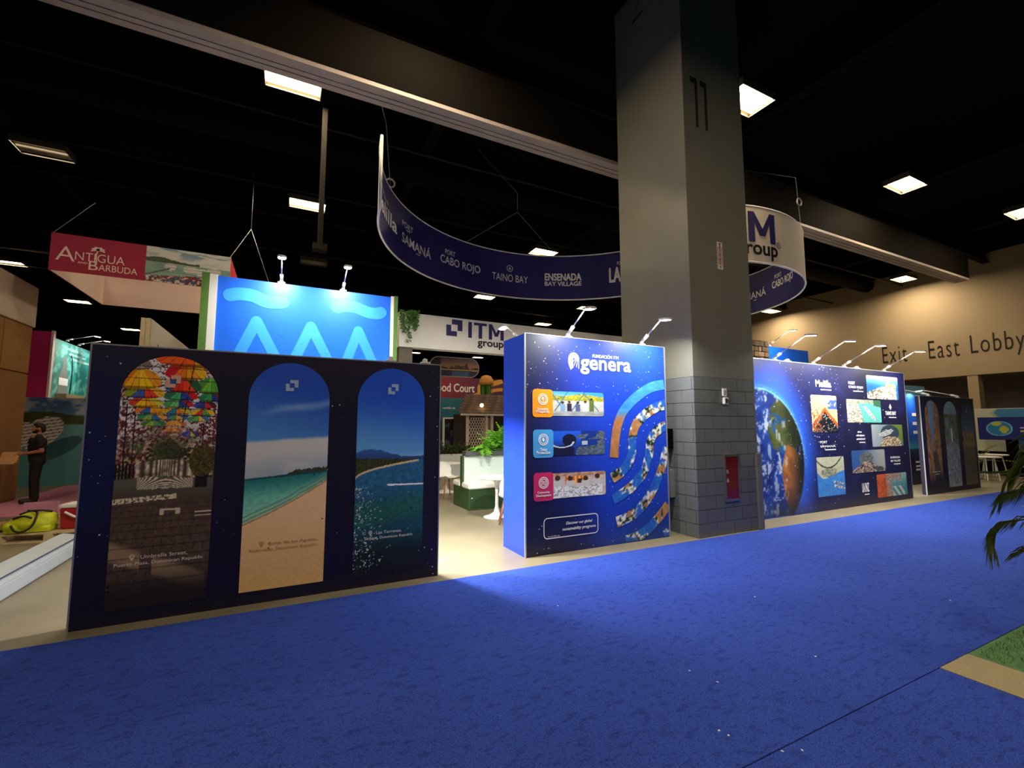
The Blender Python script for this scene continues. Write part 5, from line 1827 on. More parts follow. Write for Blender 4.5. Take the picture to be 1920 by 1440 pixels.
pl = thing('fern_planter', 'lush green fern growing from a trough on top of the bench backrest', 'fern', (3.42, 9.09, 1.06))
obj('trough', MB().box(0, 1.8, -0.11, 0.11, 0, 0.10), mat('grey_trough', (80, 84, 80), 0.6), pl, bevel=0.006)
M_FERN = mat('fern_green', (104, 176, 44), 0.5, var=0.35, scale=9)


def frond_geo(mb, base, d, L_, up, droop, w, n=8, leaf=0.07, side=2):
    """rachis with paired leaflets"""
    base, d = np.array(base, float), np.array(d, float)
    d = d / np.linalg.norm(d)
    sd = np.cross(d, (0, 0, 1.0))
    sd = sd / (np.linalg.norm(sd) + 1e-9)
    P = []
    for i in range(n + 1):
        t = i / n
        P.append(base + d * L_ * t + np.array([0, 0, up * t - droop * t * t]))
    for i in range(n):
        p, q = P[i], P[i + 1]
        dd = (q - p) / (np.linalg.norm(q - p) + 1e-9)
        mb.add([p - sd * .004, p + sd * .004, q], [(0, 1, 2)])
        for s in (-1, 1):
            l = leaf * (1 - 0.65 * i / n) * rnd.uniform(.8, 1.2)
            a = p + dd * 0.0
            tip = a + sd * s * l + dd * l * .6 + np.array([0, 0, -.3 * l])
            mb.add([a, a + dd * w, tip], [(0, 1, 2)])
    return P


for i in range(150):
    x = rnd.uniform(0.24, 1.75)
    a = rnd.uniform(0, 2 * PI)
    mb = MB()
    k = min(1.0, (x - 0.15) / 0.5)
    frond_geo(mb, (x, rnd.uniform(-.06, .06), 0.10), (math.cos(a) * 0.9, math.sin(a), 0), rnd.uniform(.18, .38), rnd.uniform(.45, .95) * k, rnd.uniform(.25, .5), 0.045, 9, .11)
    mb.v = [(p[0], p[1], max(p[2], 0.004)) for p in mb.v]
    obj('frond', mb, M_FERN, pl)


def tulip_table(x, y, label, r=0.42):
    t = thing('tulip_table', label, 'table', (x, y, 0))
    obj('table_top', MB().lathe([(0.02, .715), (r - .03, .715), (r, .728), (r, .738), (r - .01, .742), (0.02, .742)], n=36), M_WHITE, t, smooth=False)
    obj('pedestal', MB().lathe([(.25, 0), (.25, .008), (.16, .03), (.06, .09), (.032, .2), (.028, .45), (.045, .62), (.11, .712), (.11, .715)], n=24), M_WHITE, t, smooth=True)
    return t


tulip_table(3.62, 7.85, 'white round pedestal table beside the green bench')
tulip_table(3.75, 11.3, 'white round pedestal table behind the green bench')
M_SHELL = mat('white_shell', (238, 238, 232), 0.35, var=0.01)
M_WOODL = mat('chair_leg_wood', (150, 96, 54), 0.5, var=0.15, scale=20)


def shell_chair(x, y, rz, label):
    t = thing('shell_chair', label, 'chair', (x, y, 0), rz)
    prof = [(-.24, .47, .20), (-.14, .445, .235), (0, .43, .245), (.13, .435, .24), (.20, .47, .235), (.235, .56, .23), (.255, .68, .215), (.27, .78, .18), (.275, .82, .11)]
    mb = MB()
    nx = 12
    for th in (0.0, -0.012):
        for (py, pz, hw) in prof:
            for j in range(nx + 1):
                s = -1 + 2 * j / nx
                rise = 0.12 * max(0, abs(s) - .45) ** 1.3 if pz < .6 else 0
                fwd = -0.08 * s * s if pz > .5 else 0
                mb.v.append((hw * s, py + fwd + (0.012 if th and pz > .5 else 0), pz + rise + (th if pz <= .5 else 0)))
    m_ = len(prof) * (nx + 1)
    for s0 in (0, m_):
        for i in range(len(prof) - 1):
            for j in range(nx):
                a = s0 + i * (nx + 1) + j
                mb.f.append((a, a + 1, a + nx + 2, a + nx + 1))
    obj('shell', mb, M_SHELL, t, smooth=True)
    obj('seat_pad', MB().box(-.17, .17, -.18, .15, .445, .465), M_CUSH, t, bevel=0.009)
    for sx, sy in ((-1, -1), (1, -1), (1, 1), (-1, 1)):
        obj('leg', MB().tube([(sx * .13, sy * .12, .43), (sx * .23, sy * .21, 0)], [.02, .012], 8), M_WOODL, t, smooth=True)
    obj('leg_brace', MB().tube([(-.16, -.14, .34), (.16, .14, .34)], .006, 6).tube([(.16, -.14, .34), (-.16, .14, .34)], .006, 6), M_ALU, t)
    return t


shell_chair(3.66, 7.28, math.radians(155), 'white shell chair with wooden legs tucked behind the blue box')
shell_chair(3.55, 10.55, math.radians(15), 'white shell chair with brown wooden legs behind the green bench')

# ------------------------------------------------------------------ stands beyond the booth
fc = thing('food_court_banner', 'long maroon food court banner with an orange swirl', 'banner', (7.6, 25.0, 3.30))


def fpic(x, y):
    c = mixc(C(150, 50, 66), C(84, 52, 92), sst(0.0, 0.7, x))
    return c


sheet('printed_skin', fc, (0, 0, 0), UX, UZ, 5.4, 1.22, 20, 8, fpic)
obj('backing', MB().box(0, 5.4, 0.004, 0.05, 0, 1.22), M_DARK, fc)
for x in (.3, 5.0):
    obj('post', MB().box(x, x + .08, .05, .13, -3.3, 1.2), M_DARK, fc)
L = letters(MB(), 'Food Court', -0.10, 2.45, 0.36, 0.86, bold=0.02)
onto(L, lambda x, z, l=0.0: (x, -0.006 - l, z))
obj('lettering', L, M_INKW, fc)
L = MB()
ribbon2d(L, [(2.3, .1), (2.75, .3), (2.8, .75), (3.2, .95), (3.7, .95), (4.3, 1.15)], [0.30] * 31, 6)
ribbon2d(L, [(3.2, .05), (3.4, .4), (3.8, .55), (4.3, .6)], [0.2] * 19, 6)
onto(L, lambda x, z: (x, -0.005, min(max(z, 0.01), 1.21)))
obj('orange_swirl', L, mat('orange_swirl_ink', (226, 160, 70), 0.5), fc)
pb = thing('pill_banner', 'hanging pill shaped banner with a city skyline at dusk', 'hanging banner', (9.3, 32.0, 5.35))
PW, PHt = 3.9, 1.45


def pill(xs, W, Hh_):
    return rounded(Hh_ * 0.49)(xs, W, Hh_)


sheet('printed_skin', pb, (0, 0, 0), UX, UZ, PW, PHt, 70, 40, pic_dusk, outline=pill)
rim = []
for k in range(40):
    a = 2 * PI * k / 40
    rim.append(((PHt / 2 if math.cos(a) < 0 else PW - PHt / 2) + PHt / 2 * math.cos(a), 0, PHt / 2 + PHt / 2 * math.sin(a)))
obj('rim', MB().tube(rim + [rim[0]], 0.035, 6, cap=False), M_WHITE, pb)
obj('hang_wire', MB().tube([(1, 0.02, PHt), (1, 0.02, 4.65)], .01, 4).tube([(PW - 1, .02, PHt), (PW - 1, .02, 4.65)], .01, 4), M_CABLE, pb)
tp = thing('teal_backdrop', 'teal backdrop wall with a faint resort view behind the hut', 'backdrop', (5.55, 19.5, 0))
obj('core', MB().box(0, 3.4, 0.01, 0.1, 0, 2.95), M_NAVY, tp)
sheet('printed_skin', tp, (0, 0, 0), UX, UZ, 3.4, 2.95, 60, 50, lambda x, y: mixc(mixc(C(20, 84, 110), C(60, 130, 150), y), C(150, 160, 160), 0.7 * (fbm(x * 14, y * 10, 3) > 0.52) * sst(0.75, 0.5, y) * (x < 0.45)))
L = illegible(MB(), 0.75, 1.35, 2.45, 2.53, 5)
onto(L, front(0, .006))
obj('lettering', L, M_INKW, tp)
obj('blue_edge', MB().box(-0.05, 0.35, -0.02, 0.0, 0, 2.95), mat('sky_blue_panel', (50, 140, 226), 0.5), tp)
kb = thing('video_kiosk', 'white framed video screen with a dark car picture', 'video screen', (6.05, 18.6, 0))
obj('frame', MB().box(0, .07, 0, .12, 0.6, 2.05).box(.93, 1.0, 0, .12, 0.6, 2.05).box(.07, .93, 0, .12, 1.98, 2.05), M_WHITE, kb, bevel=0.02)
sheet('screen', kb, (.07, .03, 0.75), UX, UZ, .86, 1.23, 40, 50, lambda x, y: mixc(mixc(C(20, 22, 26), C(80, 84, 84), sst(.45, .6, fbm(x * 5, y * 9, 3))), C(30, 36, 90), sst(1, .6, np.hypot((x - .55) / .4, (y - .3) / .16))))
obj('base', MB().box(.1, .9, .0, .12, 0, .75), M_BLACK, kb)
for dx in (-.42, 1.12):
    obj('side_screen', MB().box(dx, dx + .34, .05, .1, .6, 1.95), mat('dark_green_screen', (26, 44, 32), 0.3), kb)
hd = thing('hedge_row', 'low dark green hedge in front of the video screen', 'hedge', (4.55, 14.5, 0))
obj('box', MB().box(0, 1.2, 0, .35, 0, .75), mat('white_planter', (225, 225, 218), .5), hd)
g = MB()
for i in range(900):
    c_ = np.array([rnd.uniform(0, 1.2), rnd.uniform(0, .35), .75 + rnd.uniform(0, .38) * rnd.random() ** .4])
    u = np.array([rnd.uniform(-1, 1), rnd.uniform(-1, 1), rnd.uniform(-.3, 1)]) * .05
    v = np.array([rnd.uniform(-1, 1), rnd.uniform(-1, 1), rnd.uniform(-1, 1)]) * .025
    g.add([c_ - u, c_ + v, c_ + u, c_ - v], [(0, 1, 2, 3)])
tag(obj('foliage', g, mat('dark_hedge_leaf', (58, 74, 34), .6, var=.4, scale=10), hd), None, None, kind='stuff')
# hut
hu = thing('beach_hut', 'small wooden beach hut with shingle roof and white lattice', 'hut', (5.95, 15.6, 0))
M_HW = mat('hut_white_wood', (225, 205, 185), .6, var=.08)
M_HD = mat('hut_dark_wood', (46, 32, 26), .7, var=.2)
obj('rear_wall', MB().box(.1, 3.0, 1.6, 1.7, 0, 2.15), M_HD, hu)
obj('floor_deck', MB().box(-.1, 3.1, -.1, 1.7, 0, .3), M_HD, hu)
for x in (0.02, .78, 1.0, 1.75, 2.6):
    obj('post', MB().box(x, x + .09, 0, .09, .3, 2.12), M_HW, hu)
obj('eave_board', MB().box(-.35, 3.4, -.36, -.32, 2.06, 2.18), M_HW, hu)
for k in range(7):
    y0, z0 = -.38 + k * .17, 2.14 + k * .105
    xx = -.4 + .11 * k
    i = 0
    while xx < 3.4 - .11 * k:
        obj('shingle', MB().add([(xx, y0, z0), (xx + .165, y0, z0), (xx + .165, y0 + .22, z0 + .135), (xx, y0 + .22, z0 + .135), (xx, y0, z0 + .025), (xx + .165, y0, z0 + .025), (xx + .165, y0 + .22, z0 + .15), (xx, y0 + .22, z0 + .15)],
                                [(0, 1, 5, 4), (4, 5, 6, 7), (1, 2, 6, 5), (3, 0, 4, 7), (0, 3, 2, 1), (2, 3, 7, 6)]), mat('brown_shingle_%d' % (i % 3), [(78, 54, 38), (62, 44, 32), (92, 66, 46)][i % 3], .8, var=.2), hu)
        xx += .17
        i += 1
lt = MB()
for k in range(-6, 9):
    for s in (1, -1):
        pts = []
        for z in (.55, 2.0):
            x = .12 + k * .1 + (z - .55) * .45 * (1 if s > 0 else 1)
            pts.append(((.12 + k * .1 + (z - .55) * .5) if s > 0 else (.9 - k * .1 - (z - .55) * .5), z))
        (xa, za), (xb, zb) = pts
        # clip to the bay
        for n_ in range(1):
            t0, t1 = 0.0, 1.0
            for lo, hi in ((.12, .78),):
                d_ = xb - xa
                ta, tb = (lo - xa) / d_, (hi - xa) / d_
                t0, t1 = max(t0, min(ta, tb)), min(t1, max(ta, tb))
            if t1 > t0 + .02:
                A_, B_ = np.array([xa + d_ * t0, .04 + .01 * s, za + (zb - za) * t0]), np.array([xa + d_ * t1, .04 + .01 * s, za + (zb - za) * t1])
                lt.tube([A_, B_], .013, 4)
tag(obj('lattice', lt, M_HW, hu), None, None, kind='stuff')
obj('door', MB().box(1.25, 1.7, 1.5, 1.58, .3, 2.0), mat('hut_door', (130, 104, 90), .6), hu)
obj('lamp_glow', MB().ell((.55, -.15, 2.45), (.07, .07, .07)), mat('hut_lamp', (255, 230, 170), .4, emit=(255, 210, 130), estr=6), hu, smooth=True)
rd = thing('reed_bundle', 'bundle of green reeds bound with an orange rope above the hut roof', 'reeds', (7.78, 18.0, 2.86))
g = MB()
for i in range(110):
    a, r_ = rnd.uniform(0, 2 * PI), rnd.uniform(0, .26)
    g.tube([(r_ * math.cos(a), r_ * math.sin(a), 0), (r_ * 1.05 * math.cos(a), r_ * 1.05 * math.sin(a), rnd.uniform(.55, .72))], .014, 4)
tag(obj('reeds', g, mat('reed_green', (100, 150, 70), .6, var=.4, scale=25), rd), None, None, kind='stuff')
obj('base_tray', MB().lathe([(.3, -.12), (.34, 0), (.30, .04)], n=16), mat('cream_tray', (230, 214, 170), .6), rd, smooth=True)
obj('rope_crown', MB().lathe([(.30, .60), (.32, .7), (.30, .82), (.2, .98), (.08, 1.02)], n=16), mat('orange_rope', (222, 150, 70), .7, var=.3, scale=30), rd, smooth=True)
obj('support', MB().tube([(0, 0, -.1), (0, .2, -2.86)], .04, 6), M_DARK, rd)


# ------------------------------------------------------------------ left side of the hall
M_PLY = mat('brown_plywood', (150, 108, 62), .7, var=.12, scale=3)
bs = thing('plywood_stand', 'tall brown plywood stand with a white block on top', 'stand', (-8.0, 11.0, 0))
obj('body', MB().box(0, 2.46, 0.0, 3.72, 0, 4.05), M_PLY, bs)
for y0, y1, z0, z1 in ((0, 1.9, 0, 2.9), (1.93, 3.72, 0, 2.9), (0, 2.5, 2.93, 4.04), (2.53, 3.72, 2.93, 4.04)):
    obj('plywood_panel', MB().box(2.46, 2.485, y0, y1, z0 + .01, z1), M_PLY, bs)
obj('white_block', MB().box(0, 2.52, 0, 3.76, 4.05, 5.02), mat('offwhite_block', (196, 184, 168), .7), bs, bevel=.01)
pk = obj('pink_carpet', MB().box(-5.45, -2.95, 11.9, 17.4, 0, .012), mat('pink_carpet_pile', (206, 134, 168), .95, var=.12, scale=6))
tag(pk, 'pink carpet laid in front of the ship mural', 'carpet')
mu = thing('ship_mural', 'mural wall of a cruise ship in a green bay behind the standing person', 'mural', (-6.8, 17.5, 0))
obj('core', MB().box(0, 3.2, .01, .12, 0, 2.5), M_WHITE, mu)
sheet('printed_skin', mu, (0, 0, 0), UX, UZ, 3.2, 2.5, 110, 90, lambda x, y: pic_mural(np.clip(x * 2.1, 0, 1.0), y), gain=1.5)
mg = thing('magenta_panel', 'tall magenta panel standing behind the mural', 'panel', (-7.52, 20.0, 0))
obj('face', MB().box(0, .50, 0, .12, 0, 4.80), mat('magenta_paint', (186, 30, 104), .5, var=.06), mg)
obj('edge', MB().box(.50, .56, -.01, .14, 0, 4.84), mat('pale_edge', (220, 196, 190), .5), mg)
obj('pale_sign', MB().box(-.35, -.05, .05, .09, 3.0, 3.8), mat('pale_lilac', (200, 170, 196), .5), mg)
te = thing('teal_panel', 'teal water print wall with a bottle picture beside the magenta panel', 'panel', (-6.98, 20.2, 0))
TY = 5.6
obj('core', MB().box(-.1, 0, 0, TY, 0, 4.62), M_WHITE, te)


def tpic(x, y):
    c = mixc(C(60, 160, 150), C(30, 110, 110), fbm(x * 9, y * 9, 3))
    c = mixc(c, C(120, 206, 196), .8 * sst(.52, .62, fbm(x * 26, y * 26, 5, 3)))
    return mixc(c, C(40, 90, 100), sst(.75, 1.0, x) * .7)


sheet('printed_skin', te, (.004, 0, 0), (0, 1, 0), UZ, TY, 4.62, 60, 60, tpic)
bt = MB()
prof = [(-.28, 2.9), (.28, 2.9), (.28, 3.5), (.10, 3.85), (.09, 4.2), (-.09, 4.2), (-.10, 3.85), (-.28, 3.5)]
bt.add([(.008, .85 + a * 1.4, b_ - .1) for a, b_ in prof], [tuple(range(8))])
obj('bottle_print', bt, mat('bottle_grey', (120, 130, 130), .4), te)
bt = MB().add([(.010, .85 + a * 1.4, b_) for a, b_ in ((-.26, 3.1), (.26, 3.1), (.26, 3.35), (-.26, 3.35))], [(0, 1, 2, 3)])
obj('bottle_label', bt, M_WHITE, te)
bt = MB()
ribbon2d(bt, [(1.45, 2.75), (1.5, 3.6), (1.42, 4.05), (1.3, 4.2)], .10, 5)
onto(bt, lambda x, z: (.009, x, z))
obj('dark_stroke', bt, mat('ink_green', (14, 44, 50), .4), te)
bt = MB()
for k in range(3):
    illegible(bt, .9 + .2 * k, 2.2 + .4 * k, 4.35 - .16 * k, 4.46 - .16 * k, 20 + k)
onto(bt, lambda x, z: (.009, x, z))
obj('lettering', bt, mat('pale_mint_ink', (170, 220, 210), .5), te)
obj('ledge', MB().box(0, .3, .3, 4.0, 2.5, 2.78), mat('tan_board', (160, 136, 104), .6), te)
obj('white_edge', MB().box(0.0, .06, TY - .3, TY, 0, 4.62), M_WHITE, te)
cp = tag(obj('cream_panel', MB().box(-6.62, -5.62, 22.0, 22.15, 0, 4.62), mat('cream_paint', (226, 202, 146), .6, var=.04), bevel=.01), 'cream panel next to the teal water print wall', 'panel')
for k, (x, y, z) in enumerate(((-6.9, 20.9, 4.64), (-6.9, 21.9, 4.64), (-6.9, 23.2, 4.64))):
    t = arm_light(x, y, z, 'arm light on top of the teal water print wall', 'arm lights on the teal wall', out=.7, rise=.2, watts=14)
    t.rotation_euler = (0, 0, PI / 2)
wp = thing('white_stand_wall', 'white stand wall with scribbled logos behind the tent tower', 'stand wall', (-2.83, 12.0, 0))
obj('face', MB().box(.02, .17, .02, 4.5, 0, 4.0), M_WHITE, wp)
obj('front_edge', MB().box(0, .075, 0, .04, 0, 4.0), mat('cream_edge', (214, 200, 168), .6), wp)
obj('front_edge', MB().box(.095, .17, 0, .04, 0, 4.0), mat('cream_edge', (214, 200, 168)), wp)
L = MB()
ribbon2d(L, [(.6, 3.2), (.7, 3.55), (.72, 3.3)], .03, 5)
illegible(L, .85, 1.3, 3.25, 3.40, 8)
onto(L, lambda x, z: (.175, x, z))
obj('scribble_logo', L, M_BLACK, wp)
obj('yellow_patch', MB().box(.17, .176, 1.9, 2.6, 3.0, 3.6), mat('yellow_ink', (236, 206, 60), .5), wp)
rs = tag(obj('red_sign', MB().box(-2.5, -1.75, 17.0, 17.1, 2.5, 4.35).box(-2.16, -2.10, 17.02, 17.08, 0, 2.5), mat('red_sign_paint', (176, 40, 44), .6)), 'small red sign panel beyond the white stand wall', 'sign')

# pallet with goods
M_PINE = mat('pallet_pine', (206, 184, 140), .7, var=.15, scale=10)
pa = thing('pallet', 'wooden pallet carrying the yellow bag and the red cooler', 'pallet', (-3.66, 9.22, 0), math.radians(-8))
for k in range(7):
    obj('deck_board', MB().box(0, 1.25, k * .15, k * .15 + .11, .115, .14), M_PINE, pa)
for x in (0, .575, 1.15):
    for y in (0, .44, .90):
        obj('block', MB().box(x, x + .10, y, y + .11, .02, .115), M_PINE, pa)
for y in (0, .44, .90):
    obj('bottom_board', MB().box(0, 1.25, y, y + .11, 0, .02), M_PINE, pa)
M_BAG = mat('lime_bag_fabric', (196, 206, 30), .6, var=.1, bump=.3, bscale=14)


def remeshed(name, mb, m, parent, voxel, loc=(0, 0, 0), rotz=0, smooth_it=2):
    me = bpy.data.meshes.new(name)
    me.from_pydata(mb.v, [], mb.f)
    o = bpy.data.objects.new(name, me)
    COL.objects.link(o)
    r = o.modifiers.new('r', 'REMESH')
    r.mode = 'VOXEL'
    r.voxel_size = voxel
    s = o.modifiers.new('s', 'SMOOTH')
    s.iterations = smooth_it
    dg = bpy.context.evaluated_depsgraph_get()
    me2 = bpy.data.meshes.new_from_object(o.evaluated_get(dg))
    bpy.data.objects.remove(o)
    me2.name = name
    me2.materials.clear()
    me2.materials.append(m)
    me2.polygons.foreach_set('use_smooth', [True] * len(me2.polygons))
    q = bpy.data.objects.new(name, me2)
    q.location = loc
    q.rotation_euler = (0, 0, rotz)
    return link(q, parent)


bg = thing('duffel_bag', 'lime yellow duffel bag with black straps slumped on the pallet', 'bag', (-3.28, 9.30, .150), math.radians(-4))
mb = MB().ell((0, 0, .12), (.27, .17, .13)).ell((-.16, 0, .08), (.17, .16, .09)).ell((.14, .02, .15), (.14, .14, .13)).ell((-.05, .02, .22), (.12, .10, .06)).box(-.26, .24, -.12, .14, 0, .06)
remeshed('bag_body', mb, M_BAG, bg, .015)
M_STRAP = mat('black_strap', (22, 20, 26), .6)
for pts in (((-.16, -.165, .12), (-.10, -.19, .04), (0, -.20, .03), (.08, -.19, .10), (.10, -.15, .20), (.06, -.05, .28), (-.06, 0, .30)),
            ((-.10, -.10, .26), (.0, -.08, .30), (.12, -.05, .30), (.22, 0, .27)), ((-.18, -.08, .20), (-.05, -.14, .24), (.06, -.16, .21))):
    obj('strap', MB().tube(smooth_line(pts, 5), .014, 6), M_STRAP, bg, smooth=True)
cl = thing('cooler', 'red cooler box with a white lid and handle on the pallet', 'cooler', (-2.98, 9.26, .14), math.radians(-6))
obj('body', MB().add([(.02, .02, 0), (.50, .02, 0), (.50, .32, 0), (.02, .32, 0), (0, 0, .32), (.52, 0, .32), (.52, .34, .32), (0, .34, .32)], [(0, 3, 2, 1), (4, 5, 6, 7), (0, 1, 5, 4), (1, 2, 6, 5), (2, 3, 7, 6), (3, 0, 4, 7)]), mat('red_plastic', (168, 30, 36), .4), cl, bevel=.015)
obj('lid', MB().box(-.01, .53, -.01, .35, .32, .37), M_WHITE, cl, bevel=.012)
obj('handle', MB().tube(smooth_line([(.08, -.02, .26), (.14, -.04, .23), (.22, -.05, .19), (.34, -.05, .17), (.44, -.04, .22), (.48, -.02, .27)], 4), .018, 8), M_WHITE, cl, smooth=True)
fs = None
for k in range(5):
    o = obj('folded_sheet', MB().box(0, .62, 0, .35, 0, .05), M_WHITE, loc=(-3.18 + .012 * k, 9.72, .14 + .0505 * k), rotz=math.radians(-6 + k), bevel=.015)
    tag(o, 'folded white plastic sheet stacked behind the red cooler', 'plastic sheet', 'folded white sheets on the pallet')
    if k == 4:
        o['label'] = 'topmost folded white plastic sheet of the stack behind the red cooler'
pkb = tag(obj('pink_board', MB().box(0, .42, 0, .03, 0, .34), mat('pink_board_paint', (216, 150, 190), .6), loc=(-3.64, 9.98, .14), rotz=math.radians(-5)), 'pink board standing on the pallet behind the yellow bag', 'board')
M_TIM = [mat('timber_%d' % k, c_, .8, var=.2, scale=8) for k, c_ in enumerate(((176, 140, 96), (110, 84, 60), (60, 48, 44), (200, 176, 140)))]
for k in range(9):
    o = obj('timber_offcut', MB().box(-.55, .55, -.06, .06, 0, .05), M_TIM[k % 4], loc=(-4.55 + .05 * (k % 3), 10.0 + .16 * (k % 3) - .05 * (k // 3), .0505 * (k // 3)), rotz=math.radians((-14, 4, 12)[(k // 3) % 3]), bevel=.006)
    tag(o, 'short timber offcut in the pile beside the plywood stand', 'timber', 'timber offcuts on the floor')
cr = thing('tool_crate', 'dark tool crate with a tan cloth on top beside the plywood stand', 'crate', (-4.95, 11.25, 0), .2)
obj('body', MB().box(-.30, .30, -.22, .22, 0, .42), mat('dark_crate', (54, 44, 44), .6), cr, bevel=.02)
obj('lid', MB().box(-.33, .33, -.25, .25, .42, .47), mat('dark_lid', (40, 34, 36), .5), cr, bevel=.015)
mb = MB().ell((-.05, 0, .52), (.24, .18, .06)).ell((.10, .05, .55), (.12, .10, .05))
remeshed('cloth', mb, mat('tan_cloth', (206, 190, 160), .8), cr, .02)
obj('latch', MB().box(-.04, .04, -.235, -.22, .34, .42), M_ALU, cr)
ro = thing('wrapped_beam', 'long white wrapped beam with a dark blue stripe lying on the floor', 'beam', (-2.70, 5.85, 0))
sec = [(-.02, 0), (.30, 0), (.34, .03), (.33, .16), (.28, .20), (.05, .24), (-.03, .20), (-.05, .05)]
obj('wrap', MB().prism(sec, (0, 0, 0), (1, 0, 0), (0, 0, 1), (0, -1, 0), 2.55), mat('white_wrap', (160, 166, 170), .35, var=.04, bump=.2, bscale=8), ro, bevel=.012)
obj('stripe', MB().add([(.285, 0, .206), (.265, 0, .210), (.265, 2.55, .210), (.285, 2.55, .206)], [(0, 1, 2, 3)]), mat('navy_stripe', (26, 30, 84), .4), ro)

# ------------------------------------------------------------------ person
SKIN = mat('skin', (176, 124, 96), .5, var=.05)
BLK = mat('black_cloth', (24, 23, 26), .8, var=.1)
PL_ = (-4.90, 13.80, 0.015)
PR = math.radians(-68)
b = MB()
b.ell((0, -.005, 1.622), (.074, .092, .112), 16, 12).ell((0, -.045, 1.575), (.052, .055, .06)).cap((0, .02, 1.43), (0, .008, 1.55), .056, .052)
b.ell((0, -.102, 1.612), (.014, .022, .028)).ell((-.076, 0, 1.615), (.012, .02, .03)).ell((.076, 0, 1.615), (.012, .02, .03)).ell((0, -.092, 1.568), (.024, .012, .008))
b.ell((-.03, -.084, 1.645), (.022, .014, .01)).ell((.03, -.084, 1.645), (.022, .014, .01))
b.cap((0, .01, 1.0), (0, .0, 1.36), .12, .14).cap((-.15, .01, 1.40), (.15, .01, 1.40), .055, .055)
ARMS = {-1: ((-.19, .01, 1.40), (-.235, .05, 1.13), (-.10, -.20, 1.09)), 1: ((.19, .01, 1.40), (.245, .06, 1.13), (.08, -.21, 1.07))}
for s, (sh, el, wr_) in ARMS.items():
    b.cap(sh, el, .052, .042).cap(el, wr_, .042, .028)
    w_ = np.array(wr_)
    d = (w_ - np.array(el)) / np.linalg.norm(w_ - np.array(el))
    pm = w_ + d * .06
    b.cap(w_, pm, .028, .032)
    sd = np.cross(d, (0, 0, 1.0))
    sd /= np.linalg.norm(sd)
    for k, ln in enumerate((.062, .072, .068, .052)):
        r0 = pm + np.array([0, 0, .03 - .02 * k]) + d * .02
        m1 = r0 + d * ln * .55
        e = m1 + d * ln * .3 - np.array([0, 0, .02]) + sd * (-.018 * s)
        b.cap(r0, m1, .0095, .009, 8).cap(m1, e, .009, .008, 8)
    th0 = w_ + d * .03 + np.array([0, 0, .028])
    th1 = th0 + d * .035 + np.array([0, 0, .022])
    b.cap(th0, th1, .011, .0105, 8).cap(th1, th1 + d * .03, .0105, .009, 8)
for s in (-1, 1):
    b.cap((s * .09, .01, .93), (s * .105, -.005, .50), .085, .052).cap((s * .105, -.005, .50), (s * .115, .02, .09), .050, .036)
    b.cap((s * .115, .02, .05), (s * .125, -.13, .035), .04, .03)
body = remeshed('person', b, SKIN, None, .008, PL_, PR, 1)
tag(body, 'person in black t-shirt and trousers holding a cardboard sheet by the mural', 'person')
t = MB()
t.cap((0, .012, .95), (0, .0, 1.15), .142, .145).cap((0, .0, 1.15), (0, -.005, 1.33), .15, .155).ell((0, -.01, 1.28), (.185, .125, .14)).cap((-.14, .01, 1.40), (.14, .01, 1.40), .068, .068)
t.ell((0, -.05, 1.08), (.13, .10, .12)).cap((-.09, .012, 1.43), (.09, .012, 1.43), .072, .072)
for s, (sh, el, wr_) in ARMS.items():
    t.cap(sh, np.array(sh) + (np.array(el) - np.array(sh)) * .62, .073, .066)
remeshed('t_shirt', t, BLK, body, .012)
t = MB().cap((-.06, .012, .93), (.06, .012, .93), .135, .135).cap((-.05, .03, .90), (.05, .03, .90), .13, .13)
for s in (-1, 1):
    t.cap((s * .09, .01, .90), (s * .105, -.005, .50), .108, .084).cap((s * .105, -.005, .50), (s * .115, .02, .10), .084, .074)
remeshed('trousers', t, mat('black_trousers', (20, 19, 22), .85, var=.1), body, .013)
for s in (-1, 1):
    t = MB().cap((s * .115, .03, .05), (s * .128, -.17, .040), .052, .042).box(s * .12 - .045, s * .12 + .045, -.20, .08, 0, .02)
    remeshed('shoe', t, mat('black_shoe', (16, 15, 16), .5), body, .010)
t = MB().ell((0, .012, 1.655), (.084, .098, .092), 16, 10).ell((0, .06, 1.60), (.076, .055, .075)).ell((0, -.05, 1.715), (.06, .05, .03))
remeshed('hair', t, mat('dark_hair', (22, 16, 14), .7, bump=.4, bscale=80), body, .009)
t = MB().ell((0, -.062, 1.545), (.055, .048, .034)).ell((-.055, -.03, 1.575), (.02, .04, .04)).ell((.055, -.03, 1.575), (.02, .04, .04)).ell((0, -.10, 1.582), (.03, .010, .007))
remeshed('beard', t, mat('dark_hair', (22, 16, 14)), body, .008)
obj('shirt_logo', MB().box(.03, .10, -.150, -.143, 1.27, 1.29), M_WHITE, body)
Rz = Matrix.Rotation(PR, 3, 'Z')
p = Vector(PL_) + Rz @ Vector((-.02, -.40, 1.00))
cs = obj('cardboard_sheet', MB().box(-.16, .16, -.012, 0, -.12, .12).box(-.14, .13, -.020, -.012, -.16, -.03), mat('cardboard', (214, 168, 124), .8, var=.06), loc=p, rotz=PR, bevel=.003)
cs.rotation_euler = (math.radians(-22), 0, math.radians(-12))
tag(cs, 'folded cardboard sheet held by the person in black', 'cardboard')

